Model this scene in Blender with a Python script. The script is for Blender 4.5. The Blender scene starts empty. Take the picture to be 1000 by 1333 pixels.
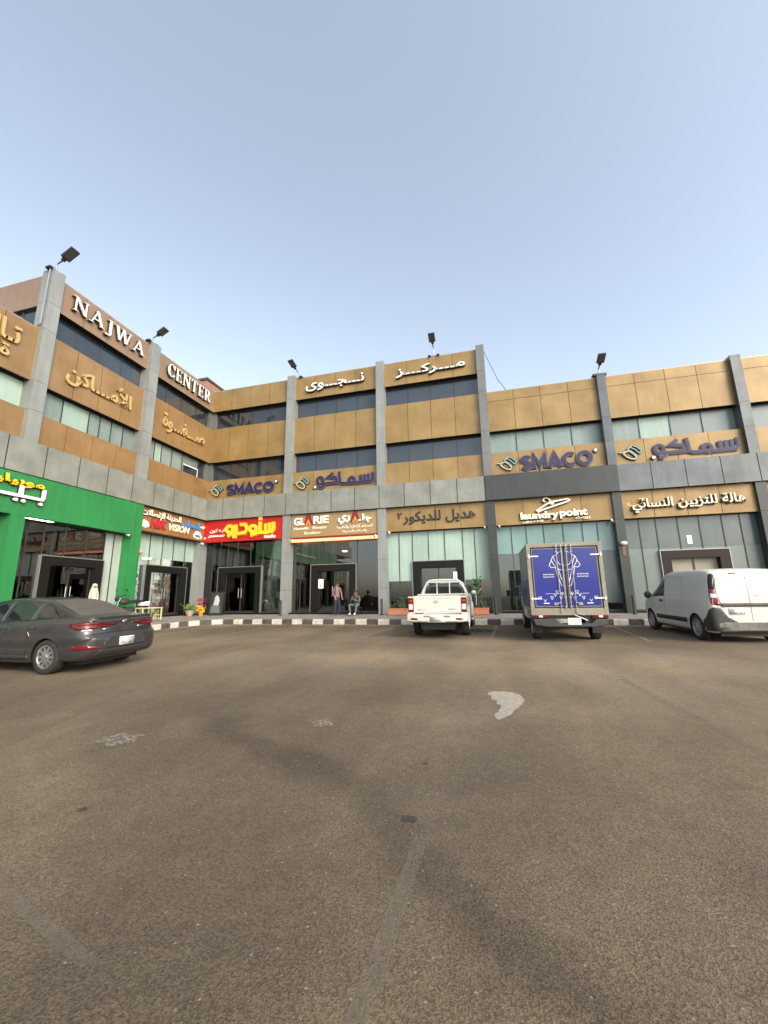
import bpy, bmesh, math, random
import numpy as np
from mathutils import Vector, Matrix
from mathutils.bvhtree import BVHTree
from math import radians as R, sin, cos, pi, sqrt, atan2
random.seed(7)
SC = bpy.context.scene
COL = SC.collection

# ------------------------------------------------------------------ camera
CAM = Vector((15.76, -19.53, 1.46))
cd = bpy.data.cameras.new("camera"); cam = bpy.data.objects.new("camera", cd); COL.objects.link(cam)
cd.sensor_fit = 'HORIZONTAL'; cd.sensor_width = 36; cd.lens = 36*530.75/1000; cd.clip_end = 3000; cd.clip_start = 0.05
aF = R(-14.796); pt = R(11.834); rl = R(-0.8315)
hr = Vector((cos(aF), -sin(aF), 0)); hf = Vector((sin(aF), cos(aF), 0))
fw = hf*cos(pt) + Vector((0, 0, sin(pt))); up = -hf*sin(pt) + Vector((0, 0, cos(pt)))
cr = hr*cos(rl) + up*sin(rl); cu_ = -hr*sin(rl) + up*cos(rl)
M = Matrix((cr, cu_, -fw)).transposed().to_4x4(); M.translation = CAM
cam.matrix_world = M
SC.camera = cam
# ------------------------------------------------------------------ sky and sun
SUN_EL, SUN_AZ = 32.0, 130.0           # azimuth measured clockwise from +Y
w = bpy.data.worlds.new("World"); SC.world = w; w.use_nodes = True
nt = w.node_tree; nt.nodes.clear()
sky = nt.nodes.new('ShaderNodeTexSky'); sky.sky_type = 'NISHITA'; sky.sun_disc = False
sky.sun_elevation = R(SUN_EL); sky.sun_rotation = R(SUN_AZ)
sky.air_density = 1.0; sky.dust_density = 2.6; sky.ozone_density = 1.0; sky.altitude = 0
bg = nt.nodes.new('ShaderNodeBackground'); bg.inputs[1].default_value = 0.15
wo = nt.nodes.new('ShaderNodeOutputWorld')
hs = nt.nodes.new('ShaderNodeHueSaturation'); hs.inputs['Saturation'].default_value = .60; hs.inputs['Hue'].default_value = .493
nt.links.new(sky.outputs[0], hs.inputs['Color']); nt.links.new(hs.outputs[0], bg.inputs[0]); nt.links.new(bg.outputs[0], wo.inputs[0])
sl = bpy.data.lights.new("sun", 'SUN'); sl.energy = 0.75; sl.angle = R(22); sl.color = (1.0, 0.86, 0.68)
so = bpy.data.objects.new("sun", sl); COL.objects.link(so)
sd = Vector((sin(R(SUN_AZ))*cos(R(SUN_EL)), cos(R(SUN_AZ))*cos(R(SUN_EL)), sin(R(SUN_EL))))
so.rotation_euler = sd.to_track_quat('Z', 'Y').to_euler(); so.location = (10, -30, 20)
SC.view_settings.view_transform = 'Standard'; SC.view_settings.look = 'None'
SC.view_settings.exposure = 1.32; SC.view_settings.gamma = 1.0; SC.view_settings.use_curve_mapping = False

# ------------------------------------------------------------------ materials
def mat(name, c, rough=.6, metal=0., var=0., vscale=1.5, c2=None, bump=0., bscale=30., spec=.5, coat=0., island=0., emit=None, es=1., stretch=None, streak=0.):
    m = bpy.data.materials.new(name); m.use_nodes = True; t = m.node_tree
    b = t.nodes['Principled BSDF']; L = t.links
    b.inputs['Base Color'].default_value = (*c, 1); b.inputs['Roughness'].default_value = rough
    b.inputs['Metallic'].default_value = metal; b.inputs['Specular IOR Level'].default_value = spec
    b.inputs['Coat Weight'].default_value = coat; b.inputs['Coat Roughness'].default_value = .06
    if emit: b.inputs['Emission Color'].default_value = (*emit, 1); b.inputs['Emission Strength'].default_value = es
    tc = t.nodes.new('ShaderNodeTexCoord'); vec = tc.outputs['Object']
    if stretch:
        mp = t.nodes.new('ShaderNodeMapping'); mp.inputs['Scale'].default_value = stretch; L.new(vec, mp.inputs[0]); vec = mp.outputs[0]
    out = None
    if var > 0 or c2:
        n = t.nodes.new('ShaderNodeTexNoise'); n.inputs['Scale'].default_value = vscale; n.inputs['Detail'].default_value = 6; n.inputs['Roughness'].default_value = .6
        L.new(vec, n.inputs['Vector'])
        rp = t.nodes.new('ShaderNodeMapRange'); rp.inputs[1].default_value = .34; rp.inputs[2].default_value = .66
        L.new(n.outputs[0], rp.inputs[0])
        mx = t.nodes.new('ShaderNodeMix'); mx.data_type = 'RGBA'
        a = c if c2 else tuple(x*(1+var) for x in c); bb = c2 if c2 else tuple(x*(1-var) for x in c)
        mx.inputs[6].default_value = (*a, 1); mx.inputs[7].default_value = (*bb, 1)
        L.new(rp.outputs[0], mx.inputs[0]); out = mx.outputs[2]
        mr = t.nodes.new('ShaderNodeMapRange'); mr.inputs[3].default_value = max(0, rough-.1); mr.inputs[4].default_value = min(1, rough+.12)
        L.new(n.outputs[0], mr.inputs[0]); L.new(mr.outputs[0], b.inputs['Roughness'])
    if streak > 0:
        mp = t.nodes.new('ShaderNodeMapping'); mp.inputs['Scale'].default_value = (3.2, 3.2, .35); L.new(tc.outputs['Object'], mp.inputs[0])
        n2 = t.nodes.new('ShaderNodeTexNoise'); n2.inputs['Scale'].default_value = 1.6; n2.inputs['Detail'].default_value = 5; L.new(mp.outputs[0], n2.inputs['Vector'])
        r2 = t.nodes.new('ShaderNodeMapRange'); r2.inputs[1].default_value = .3; r2.inputs[2].default_value = .7; r2.inputs[3].default_value = 1-streak; r2.inputs[4].default_value = 1+streak*.6
        L.new(n2.outputs[0], r2.inputs[0])
        ml = t.nodes.new('ShaderNodeMix'); ml.data_type = 'RGBA'; ml.blend_type = 'MULTIPLY'; ml.inputs[0].default_value = 1
        if out: L.new(out, ml.inputs[6])
        else: ml.inputs[6].default_value = (*c, 1)
        L.new(r2.outputs[0], ml.inputs[7]); out = ml.outputs[2]
    if island > 0:
        g = t.nodes.new('ShaderNodeNewGeometry'); r3 = t.nodes.new('ShaderNodeMapRange')
        r3.inputs[3].default_value = 1-island; r3.inputs[4].default_value = 1+island
        L.new(g.outputs['Random Per Island'], r3.inputs[0])
        ml = t.nodes.new('ShaderNodeMix'); ml.data_type = 'RGBA'; ml.blend_type = 'MULTIPLY'; ml.inputs[0].default_value = 1
        if out: L.new(out, ml.inputs[6])
        else: ml.inputs[6].default_value = (*c, 1)
        L.new(r3.outputs[0], ml.inputs[7]); out = ml.outputs[2]
    if out: L.new(out, b.inputs['Base Color'])
    if bump > 0:
        n = t.nodes.new('ShaderNodeTexNoise'); n.inputs['Scale'].default_value = bscale; n.inputs['Detail'].default_value = 4; L.new(vec, n.inputs['Vector'])
        bp = t.nodes.new('ShaderNodeBump'); bp.inputs['Strength'].default_value = bump; bp.inputs['Distance'].default_value = .02
        L.new(n.outputs[0], bp.inputs['Height']); L.new(bp.outputs[0], b.inputs['Normal'])
    return m

def glass_mat(name, tint, ior=1.5, rough=.01):
    m = bpy.data.materials.new(name); m.use_nodes = True; t = m.node_tree; t.nodes.clear(); L = t.links
    o = t.nodes.new('ShaderNodeOutputMaterial'); tr = t.nodes.new('ShaderNodeBsdfTransparent'); tr.inputs[0].default_value = (*tint, 1)
    gl = t.nodes.new('ShaderNodeBsdfGlossy'); gl.inputs['Roughness'].default_value = rough
    fr = t.nodes.new('ShaderNodeFresnel'); fr.inputs[0].default_value = ior
    mx = t.nodes.new('ShaderNodeMixShader')
    L.new(fr.outputs[0], mx.inputs[0]); L.new(tr.outputs[0], mx.inputs[1]); L.new(gl.outputs[0], mx.inputs[2]); L.new(mx.outputs[0], o.inputs[0])
    return m

gold = mat('gold_cladding', (.30, .198, .070), .36, .15, c2=(.215, .135, .045), vscale=.9, streak=.05, island=.06, bump=.12, bscale=1.2)
gold_side = mat('brown_gold_cladding', (.30, .186, .078), .36, .2, c2=(.225, .130, .050), vscale=.8, streak=.05, island=.06, bump=.12, bscale=1.2)
brown_par = mat('brown_parapet_cladding', (.27, .178, .108), .36, .25, var=.1, vscale=.5, streak=.08, island=.04)
grey_l = mat('light_grey_cladding', (.255, .262, .225), .42, .1, c2=(.175, .188, .162), vscale=1.3, streak=.06, island=.06, bump=.15, bscale=1.5)
grey_p = mat('grey_pillar_cladding', (.235, .25, .232), .42, .1, var=.1, vscale=1., streak=.12, island=.05)
grey_d = mat('dark_grey_cladding', (.046, .051, .048), .34, .2, c2=(.034, .038, .035), vscale=.9, streak=.1, island=.05, bump=.25, bscale=1.1)
grey_w = mat('wavy_grey_cladding', (.125, .135, .135), .22, .35, c2=(.075, .083, .083), vscale=.9, streak=.1, island=.06, bump=.45, bscale=1.3)
joint = mat('black_joint', (.012, .012, .012), .7)
core = mat('wall_core', (.10, .095, .085), .8)
dark_glass = mat('dark_window_glass', (.030, .042, .055), .06, 0, var=.15, vscale=.4, spec=.7, island=.12)
dark_glass2 = mat('dark_corner_glass', (.022, .028, .033), .04, 0, spec=.7, island=.15)
blind = mat('pale_green_blind_pane', (.215, .28, .255), .25, 0, c2=(.16, .22, .20), vscale=.8, streak=.1, island=.07, spec=.6)
blind_g = mat('grey_blind_pane', (.165, .20, .19), .22, 0, var=.12, vscale=.7, island=.05, spec=.6)
blind_m = mat('mint_blind_pane', (.30, .41, .345), .3, 0, var=.08, vscale=.8, streak=.1, island=.06)
blind_teal = mat('teal_film_pane', (.105, .185, .185), .2, 0, c2=(.17, .28, .26), vscale=.5, island=.08, spec=.6)
frost = mat('frosted_grey_pane', (.080, .105, .102), .22, 0, var=.14, vscale=.7, streak=.1, island=.05, spec=.6)
frost2 = mat('pale_frosted_pane', (.125, .16, .145), .25, 0, var=.12, vscale=.7, island=.05, spec=.6)
shopglass = glass_mat('shop_glass', (.66, .76, .74), 1.95)
clearglass = glass_mat('clear_shop_glass', (.90, .94, .92), 1.35)
darkshopglass = glass_mat('tinted_shop_glass', (.42, .48, .49), 2.05)
alu = mat('aluminium', (.30, .31, .30), .4, .6)
doorframe = mat('dark_door_frame', (.06, .06, .058), .35, .5)
dalu = mat('dark_mullion', (.05, .052, .05), .4, .3)
granite = mat('dark_granite', (.010, .009, .0085), .4, 0, var=.12, vscale=12, spec=.2)
granite_b = mat('brown_granite', (.028, .017, .015), .4, 0, var=.15, vscale=10, spec=.2)
green = mat('green_cladding', (.022, .215, .058), .38, 0, c2=(.018, .18, .048), vscale=.6, streak=.12, bump=.1, bscale=1.2)
white = mat('white_paint', (.78, .77, .72), .4)
cream = mat('cream_letter', (.80, .74, .56), .4)
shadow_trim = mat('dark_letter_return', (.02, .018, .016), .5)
goldlet = mat('pale_gold_letter', (.50, .345, .135), .4, .15)
purple = mat('purple_letter', (.016, .010, .052), .5)
palep = mat('pale_lilac_edge', (.26, .24, .30), .5)
yellow = mat('yellow_letter', (.85, .52, .02), .4)
red = mat('red_sign_panel', (.42, .012, .008), .38, var=.05)
redlet = mat('red_letter', (.42, .015, .03), .4)
blue = mat('blue_letter', (.03, .25, .60), .4)
darkbrown = mat('dark_brown_letter', (.030, .016, .012), .5)
orange = mat('orange_letter', (.80, .26, .04), .5)
maroon = mat('maroon_panel', (.20, .012, .014), .4)
orange_lit = mat('lit_orange_strip', (.8, .35, .15), .5, emit=(1., .42, .2), es=.55)
teal = mat('teal_logo', (.03, .22, .24), .4)
black = mat('matte_black', (.012, .012, .013), .5)
blackplastic = mat('black_plastic', (.030, .030, .030), .55, var=.15, vscale=4)
rubber = mat('tyre_rubber', (.022, .021, .020), .85, var=.2, vscale=8)
chrome = mat('alloy', (.50, .50, .50), .28, .85)
steel = mat('galvanised_steel', (.30, .31, .31), .45, .6)
lens_red = mat('red_lens', (.15, .005, .008), .14, coat=.5)
lens_dark = mat('dark_red_lens', (.07, .004, .006), .14, coat=.5)
lens_clear = mat('clear_lens', (.60, .58, .56), .12, coat=.6)
carglass = mat('car_glass', (.014, .017, .018), .05, spec=.8)
dustyglass = mat('dusty_rear_glass', (.085, .075, .062), .42, var=.12, vscale=3)
sedan_p = mat('grey_car_paint', (.052, .053, .058), .28, .5, coat=.45, c2=(.068, .064, .061), vscale=1.4)
white_p = mat('white_car_paint', (.56, .56, .50), .34, 0, coat=.25, var=.025, vscale=1.2)
plate = mat('number_plate', (.72, .72, .70), .4)
platetxt = mat('plate_character', (.03, .03, .03), .5)
truckblue = mat('blue_truck_panel', (.010, .020, .205), .3, 0, var=.06, vscale=1.2, coat=.3)
boxside = mat('grey_blue_box_side', (.13, .13, .19), .35, .1, var=.08, vscale=1.5)
boxframe = mat('cream_metal_frame', (.25, .23, .175), .45, .15, var=.12, vscale=3)
skin = mat('skin', (.30, .16, .10), .55)
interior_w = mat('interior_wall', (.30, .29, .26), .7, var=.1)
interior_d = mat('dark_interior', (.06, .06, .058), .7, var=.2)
wood = mat('wood_panel', (.20, .11, .05), .45, var=.25, vscale=6, stretch=(6, 6, .4))
terracotta = mat('terracotta', (.45, .17, .09), .7, var=.12, vscale=5)
leaf = mat('leaf', (.05, .11, .025), .55, var=.4, vscale=9)
lampw = mat('ceiling_lamp', (.9, .9, .85), .4, emit=(1., .96, .86), es=5.0)

# asphalt
def asphalt():
    m = bpy.data.materials.new('asphalt'); m.use_nodes = True; t = m.node_tree; L = t.links; b = t.nodes['Principled BSDF']
    tc = t.nodes.new('ShaderNodeTexCoord'); V = tc.outputs['Object']
    def noise(s, d=3, rg=.6, vec=V):
        n = t.nodes.new('ShaderNodeTexNoise'); n.inputs['Scale'].default_value = s; n.inputs['Detail'].default_value = d; n.inputs['Roughness'].default_value = rg
        L.new(vec, n.inputs['Vector']); return n.outputs[0]
    def rng(x, a, b_, c, d):
        r = t.nodes.new('ShaderNodeMapRange'); r.inputs[1].default_value = a; r.inputs[2].default_value = b_; r.inputs[3].default_value = c; r.inputs[4].default_value = d
        L.new(x, r.inputs[0]); return r.outputs[0]
    def mul(a, b_):
        r = t.nodes.new('ShaderNodeMath'); r.operation = 'MULTIPLY'; L.new(a, r.inputs[0])
        if isinstance(b_, float): r.inputs[1].default_value = b_
        else: L.new(b_, r.inputs[1])
        return r.outputs[0]
    big = rng(noise(.32, 4, .55), .3, .7, .76, 1.2)
    mp = t.nodes.new('ShaderNodeMapping'); mp.inputs['Scale'].default_value = (.9, .22, 1); mp.inputs['Rotation'].default_value = (0, 0, .5); L.new(V, mp.inputs[0])
    trk = rng(noise(.9, 4, .6, mp.outputs[0]), .3, .7, .78, 1.16)
    med = rng(noise(7., 5, .75), .3, .7, .88, 1.12)
    vo = t.nodes.new('ShaderNodeTexVoronoi'); vo.inputs['Scale'].default_value = 130; L.new(V, vo.inputs['Vector'])
    sep = t.nodes.new('ShaderNodeSeparateColor'); L.new(vo.outputs['Color'], sep.inputs[0])
    fine = rng(sep.outputs[0], 0, 1, .62, 1.38)
    fn = rng(noise(60., 3, .8), .3, .7, .82, 1.2)
    # occasional pale chips of stone
    vo2 = t.nodes.new('ShaderNodeTexVoronoi'); vo2.inputs['Scale'].default_value = 38; L.new(V, vo2.inputs['Vector'])
    sep2 = t.nodes.new('ShaderNodeSeparateColor'); L.new(vo2.outputs['Color'], sep2.inputs[0])
    chip = mul(rng(sep2.outputs[1], .955, .96, 0, 1), rng(vo2.outputs['Distance'], .12, .3, 1, 0))
    sx = t.nodes.new('ShaderNodeSeparateXYZ'); L.new(V, sx.inputs[0]); wob = rng(noise(.8, 4), .3, .7, -.45, .45)
    def band(x0, y0, x1, y1, wd, amt, soft=.5):
        dx, dy = x1-x0, y1-y0; l = math.hypot(dx, dy); a, b_ = -dy/l, dx/l
        def mad(i, k, c=None):
            r = t.nodes.new('ShaderNodeMath'); r.operation = 'MULTIPLY_ADD'; L.new(i, r.inputs[0]); r.inputs[1].default_value = k
            if c is None: r.inputs[2].default_value = 0
            elif isinstance(c, float): r.inputs[2].default_value = c
            else: L.new(c, r.inputs[2])
            return r.outputs[0]
        d_ = mad(sx.outputs[0], a, mad(sx.outputs[1], b_, -(a*x0+b_*y0))); d_ = mad(wob, .5, d_)
        ab = t.nodes.new('ShaderNodeMath'); ab.operation = 'ABSOLUTE'; L.new(d_, ab.inputs[0])
        al = mad(sx.outputs[0], dx/l, mad(sx.outputs[1], dy/l, -(dx/l*(x0+x1)/2+dy/l*(y0+y1)/2))); aa = t.nodes.new('ShaderNodeMath'); aa.operation = 'ABSOLUTE'; L.new(al, aa.inputs[0])
        m1 = rng(ab.outputs[0], wd*.3, wd*1.2, 1, 0); m2 = rng(aa.outputs[0], l*.35, l*.65, 1, 0); mm = mul(m1, m2)
        return mad(mm, amt, 1.0)
    bands = [band(12.2, -14.8, 15.0, -16.6, .24, -.27), band(15.0, -16.6, 16.6, -18.2, .20, -.30), band(14.0, -14.6, 17.5, -13.6, .5, .12), band(15.2, -16.2, 15.9, -16.3, .25, .16), band(10.5, -15.0, 14.0, -18.5, .35, .12),
             band(12.0, -10.5, 23.0, -10.0, 1.2, .12), band(16.4, -15.5, 18.0, -19.0, .35, -.14), band(9.5, -9.0, 12.5, -13.0, .5, -.12), band(13.2, -8.5, 15.0, -13.0, .4, -.10), band(17.5, -9.0, 18.6, -13.5, .45, -.12)]
    bands.append(band(-40, -9.3, 60, -9.0, 3.6, .42)); bands.append(band(-40, -12.5, 60, -12.2, 2.6, .22))  # wide soft bands: brighter tone of the far ground painted into the colour
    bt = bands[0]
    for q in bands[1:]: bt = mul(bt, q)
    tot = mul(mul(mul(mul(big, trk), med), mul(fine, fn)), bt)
    base = t.nodes.new('ShaderNodeMix'); base.data_type = 'RGBA'; base.blend_type = 'MULTIPLY'; base.inputs[0].default_value = 1
    tone = t.nodes.new('ShaderNodeMix'); tone.data_type = 'RGBA'; tone.inputs[6].default_value = (.130, .099, .061, 1); tone.inputs[7].default_value = (.113, .090, .060, 1)
    L.new(rng(noise(.5, 3), .35, .65, 0, 1), tone.inputs[0])
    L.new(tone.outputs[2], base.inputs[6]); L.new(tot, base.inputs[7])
    ch = t.nodes.new('ShaderNodeMix'); ch.data_type = 'RGBA'; ch.inputs[7].default_value = (.34, .30, .25, 1); L.new(mul(chip, .6), ch.inputs[0]); L.new(base.outputs[2], ch.inputs[6])
    # dark oil spots
    vo3 = t.nodes.new('ShaderNodeTexVoronoi'); vo3.inputs['Scale'].default_value = .55; L.new(V, vo3.inputs['Vector'])
    s3 = t.nodes.new('ShaderNodeSeparateColor'); L.new(vo3.outputs['Color'], s3.inputs[0])
    sp = mul(rng(vo3.outputs['Distance'], .02, .075, 1, 0), rng(s3.outputs[0], .45, .5, 0, .55))
    dk = t.nodes.new('ShaderNodeMix'); dk.data_type = 'RGBA'; dk.inputs[7].default_value = (.03, .027, .024, 1); L.new(sp, dk.inputs[0]); L.new(ch.outputs[2], dk.inputs[6])
    L.new(dk.outputs[2], b.inputs['Base Color']); b.inputs['Roughness'].default_value = .9; b.inputs['Specular IOR Level'].default_value = .3
    bp = t.nodes.new('ShaderNodeBump'); bp.inputs['Strength'].default_value = .4; bp.inputs['Distance'].default_value = .005
    L.new(vo.outputs['Distance'], bp.inputs['Height']); L.new(bp.outputs[0], b.inputs['Normal'])
    return m
asph = asphalt()
def worn(name, c, keep, scale=16., amax=1.):
    """paint worn down to the asphalt: holes are truly missing paint"""
    m = mat(name, c, .85, var=.2, vscale=20); t = m.node_tree; L = t.links
    tc = t.nodes.new('ShaderNodeTexCoord'); n = t.nodes.new('ShaderNodeTexNoise'); n.inputs['Scale'].default_value = scale; n.inputs['Detail'].default_value = 8; n.inputs['Roughness'].default_value = .75
    L.new(tc.outputs['Object'], n.inputs['Vector'])
    r = t.nodes.new('ShaderNodeMapRange'); r.inputs[1].default_value = keep-.04; r.inputs[2].default_value = keep+.05; L.new(n.outputs[0], r.inputs[0])
    r.inputs[4].default_value = amax; L.new(r.outputs[0], t.nodes['Principled BSDF'].inputs['Alpha']); return m
worn_line = worn('worn_line_paint', (.20, .17, .125), .44, 40, .38)
worn_faint = worn('faint_line_paint', (.18, .155, .115), .49, 50, .35)
worn_patch = worn('pale_patch_paint', (.33, .30, .24), .38, 40, .92)
worn_patch2 = worn('worn_pale_patch', (.27, .24, .19), .49, 30, .8)
stain = worn('dark_tar_stain', (.045, .038, .032), .46, 24)

# ------------------------------------------------------------------ helpers
def tag(o, label=None, cat=None, group=None, kind=None):
    if label: o['label'] = label
    if cat: o['category'] = cat
    if group: o['group'] = group
    if kind: o['kind'] = kind
    return o
def empty(name, loc=(0, 0, 0), rz=0, label=None, cat=None, group=None):
    o = bpy.data.objects.new(name, None); COL.objects.link(o); o.location = loc; o.rotation_euler = (0, 0, rz); o.empty_display_size = .3
    return tag(o, label, cat, group)
def link(name, me, mats, parent=None, smooth=None):
    o = bpy.data.objects.new(name, me); COL.objects.link(o)
    if not isinstance(mats, (list, tuple)): mats = [mats]
    for m in mats: me.materials.append(m)
    if parent: o.parent = parent
    if smooth is not None:
        me.polygons.foreach_set('use_smooth', [True]*len(me.polygons)); me.set_sharp_from_angle(angle=R(smooth))
    return o
def bevel(o, wd=.02, seg=2, ang=40):
    m = o.modifiers.new('bevel', 'BEVEL'); m.width = wd; m.segments = seg; m.limit_method = 'ANGLE'; m.angle_limit = R(ang); return o
def solid(o, th, off=-1):
    m = o.modifiers.new('solid', 'SOLIDIFY'); m.thickness = th; m.offset = off; return o
ident = lambda s, d, z: (s, d, z)
WF = lambda s, d, z: (s, -d, z)      # front wall: s right, d out of the wall
WL = lambda s, d, z: (d, s, z)       # left wing wall
class MB:
    def __init__(self, tf=ident): self.v = []; self.f = []; self.m = []; self.tf = tf
    def add(self, vs, fs, mi=0):
        n = len(self.v); self.v += [self.tf(*p) for p in vs]; self.f += [tuple(n+i for i in f) for f in fs]; self.m += [mi]*len(fs); return self
    def box(self, a0, a1, b0, b1, c0, c1, mi=0):
        vs = [(x, y, z) for z in (c0, c1) for y in (b0, b1) for x in (a0, a1)]
        return self.add(vs, [(0, 2, 3, 1), (4, 5, 7, 6), (0, 1, 5, 4), (2, 6, 7, 3), (0, 4, 6, 2), (1, 3, 7, 5)], mi)
    def tube(self, pts, r, n=8, mi=0, cap=True):
        pts = [Vector(p) for p in pts]; rs = r if isinstance(r, (list, tuple)) else [r]*len(pts); rings = []
        for i, p in enumerate(pts):
            d = (pts[min(i+1, len(pts)-1)] - pts[max(i-1, 0)]).normalized()
            a = d.cross(Vector((0, 0, 1)) if abs(d.z) < .95 else Vector((1, 0, 0))).normalized(); b = d.cross(a)
            rings.append([tuple(p + (a*cos(2*pi*k/n) + b*sin(2*pi*k/n))*rs[i]) for k in range(n)])
        vs = [q for rg in rings for q in rg]; fs = []
        for i in range(len(pts)-1):
            for k in range(n): fs.append((i*n+k, i*n+(k+1) % n, (i+1)*n+(k+1) % n, (i+1)*n+k))
        if cap: fs += [tuple(range(n))[::-1], tuple((len(pts)-1)*n+k for k in range(n))]
        return self.add(vs, fs, mi)
    def lathe(self, prof, c=(0, 0, 0), axis='z', n=24, mi=0):
        vs = []; fs = []
        for r, h in prof:
            for k in range(n):
                a = 2*pi*k/n
                if axis == 'z': vs.append((c[0]+r*cos(a), c[1]+r*sin(a), c[2]+h))
                elif axis == 'y': vs.append((c[0]+r*cos(a), c[1]+h, c[2]+r*sin(a)))
                else: vs.append((c[0]+h, c[1]+r*cos(a), c[2]+r*sin(a)))
        for i in range(len(prof)-1):
            for k in range(n): fs.append((i*n+k, i*n+(k+1) % n, (i+1)*n+(k+1) % n, (i+1)*n+k))
        return self.add(vs, fs, mi)
    def ell(self, c, r, n=12, mi=0):
        vs = []; fs = []; m = n//2
        for i in range(m+1):
            t = pi*i/m
            for k in range(n): vs.append((c[0]+r[0]*sin(t)*cos(2*pi*k/n), c[1]+r[1]*sin(t)*sin(2*pi*k/n), c[2]+r[2]*cos(t)))
        for i in range(m):
            for k in range(n): fs.append((i*n+k, i*n+(k+1) % n, (i+1)*n+(k+1) % n, (i+1)*n+k))
        return self.add(vs, fs, mi)
    def prism(self, poly, h0, h1, mi=0):      # polygon in (s,z), extruded in d
        n = len(poly); vs = [(p[0], h0, p[1]) for p in poly] + [(p[0], h1, p[1]) for p in poly]
        fs = [tuple(range(n)), tuple(range(2*n-1, n-1, -1))] + [(k, (k+1) % n, n+(k+1) % n, n+k) for k in range(n)]
        return self.add(vs, fs, mi)
    def ribbon(self, pts, wd, h0, h1, mi=0, closed=False):   # stroke in (s,z)
        P = [Vector(p) for p in pts]; n = len(P); Lp = []; Rp = []
        for i in range(n):
            a = P[i-1] if (i > 0 or closed) else None; b = P[(i+1) % n] if (i < n-1 or closed) else None
            d1 = (P[i]-a).normalized() if a is not None else None; d2 = (b-P[i]).normalized() if b is not None else None
            d1 = d1 or d2; d2 = d2 or d1
            n1 = Vector((-d1.y, d1.x)); n2 = Vector((-d2.y, d2.x)); t = n1+n2
            if t.length < 1e-4: t = n1
            t.normalize(); k = min(1/max(.35, t.dot(n1)), 2.5)
            Lp.append(P[i]+t*k*wd/2); Rp.append(P[i]-t*k*wd/2)
        vs = [(q.x, h, q.y) for h in (h0, h1) for q in Lp+Rp]; fs = []; m = 2*n
        for i in range(n if closed else n-1):
            j = (i+1) % n
            fs += [(i, j, n+j, n+i), (m+i, m+n+i, m+n+j, m+j), (i, m+i, m+j, j), (n+i, n+j, m+n+j, m+n+i)]
        if not closed: fs += [(0, n, m+n, m), (n-1, m+n-1, m+2*n-1, 2*n-1)]
        return self.add(vs, fs, mi)
    def build(self, name, mats, parent=None, smooth=None):
        me = bpy.data.meshes.new(name); me.from_pydata(self.v, [], self.f)
        bm = bmesh.new(); bm.from_mesh(me); bmesh.ops.recalc_face_normals(bm, faces=bm.faces)
        if getattr(self, 'closed', False) and bm.calc_volume(signed=True) < 0: bmesh.ops.reverse_faces(bm, faces=bm.faces)
        bm.to_mesh(me); bm.free()
        o = link(name, me, mats, parent, smooth)
        if any(self.m): me.polygons.foreach_set('material_index', self.m)
        return o
def copy_tree(o, parent=None):
    c = o.copy(); COL.objects.link(c)
    if parent: c.parent = parent
    for ch in o.children: copy_tree(ch, c)
    return c

# Arabic shaping to presentation forms (isolated, final, initial, medial)
AR = {'ا': 'ﺍﺎ', 'أ': 'ﺃﺄ', 'إ': 'ﺇﺈ', 'ب': 'ﺏﺐﺑﺒ', 'ت': 'ﺕﺖﺗﺘ', 'ث': 'ﺙﺚﺛﺜ', 'ج': 'ﺝﺞﺟﺠ', 'ح': 'ﺡﺢﺣﺤ', 'خ': 'ﺥﺦﺧﺨ', 'د': 'ﺩﺪ', 'ذ': 'ﺫﺬ', 'ر': 'ﺭﺮ', 'ز': 'ﺯﺰ',
      'س': 'ﺱﺲﺳﺴ', 'ش': 'ﺵﺶﺷﺸ', 'ص': 'ﺹﺺﺻﺼ', 'ض': 'ﺽﺾﺿﻀ', 'ع': 'ﻉﻊﻋﻌ', 'ف': 'ﻑﻒﻓﻔ', 'ق': 'ﻕﻖﻗﻘ', 'ك': 'ﻙﻚﻛﻜ', 'ل': 'ﻝﻞﻟﻠ', 'م': 'ﻡﻢﻣﻤ', 'ن': 'ﻥﻦﻧﻨ', 'ه': 'ﻩﻪﻫﻬ',
      'و': 'ﻭﻮ', 'ي': 'ﻱﻲﻳﻴ', 'ى': 'ﻯﻰ', 'ة': 'ﺓﺔ', 'ئ': 'ﺉﺊﺋﺌ', 'ـ': 'ــــ'}
LA = {'ا': 'ﻻﻼ', 'أ': 'ﻷﻸ', 'إ': 'ﻹﻺ'}
def shape(s):
    out = []; i = 0; prev = False
    while i < len(s):
        c = s[i]
        if c not in AR: out.append(c); prev = False; i += 1; continue
        if c == 'ل' and i+1 < len(s) and s[i+1] in LA:
            out.append(LA[s[i+1]][1 if prev else 0]); prev = False; i += 2; continue
        f = AR[c]; dual = len(f) == 4; nxt = dual and i+1 < len(s) and s[i+1] in AR
        out.append(f[(3 if nxt else 1) if prev else (2 if nxt else 0)]); prev = dual and nxt; i += 1
    return ''.join(out[::-1])
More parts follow.
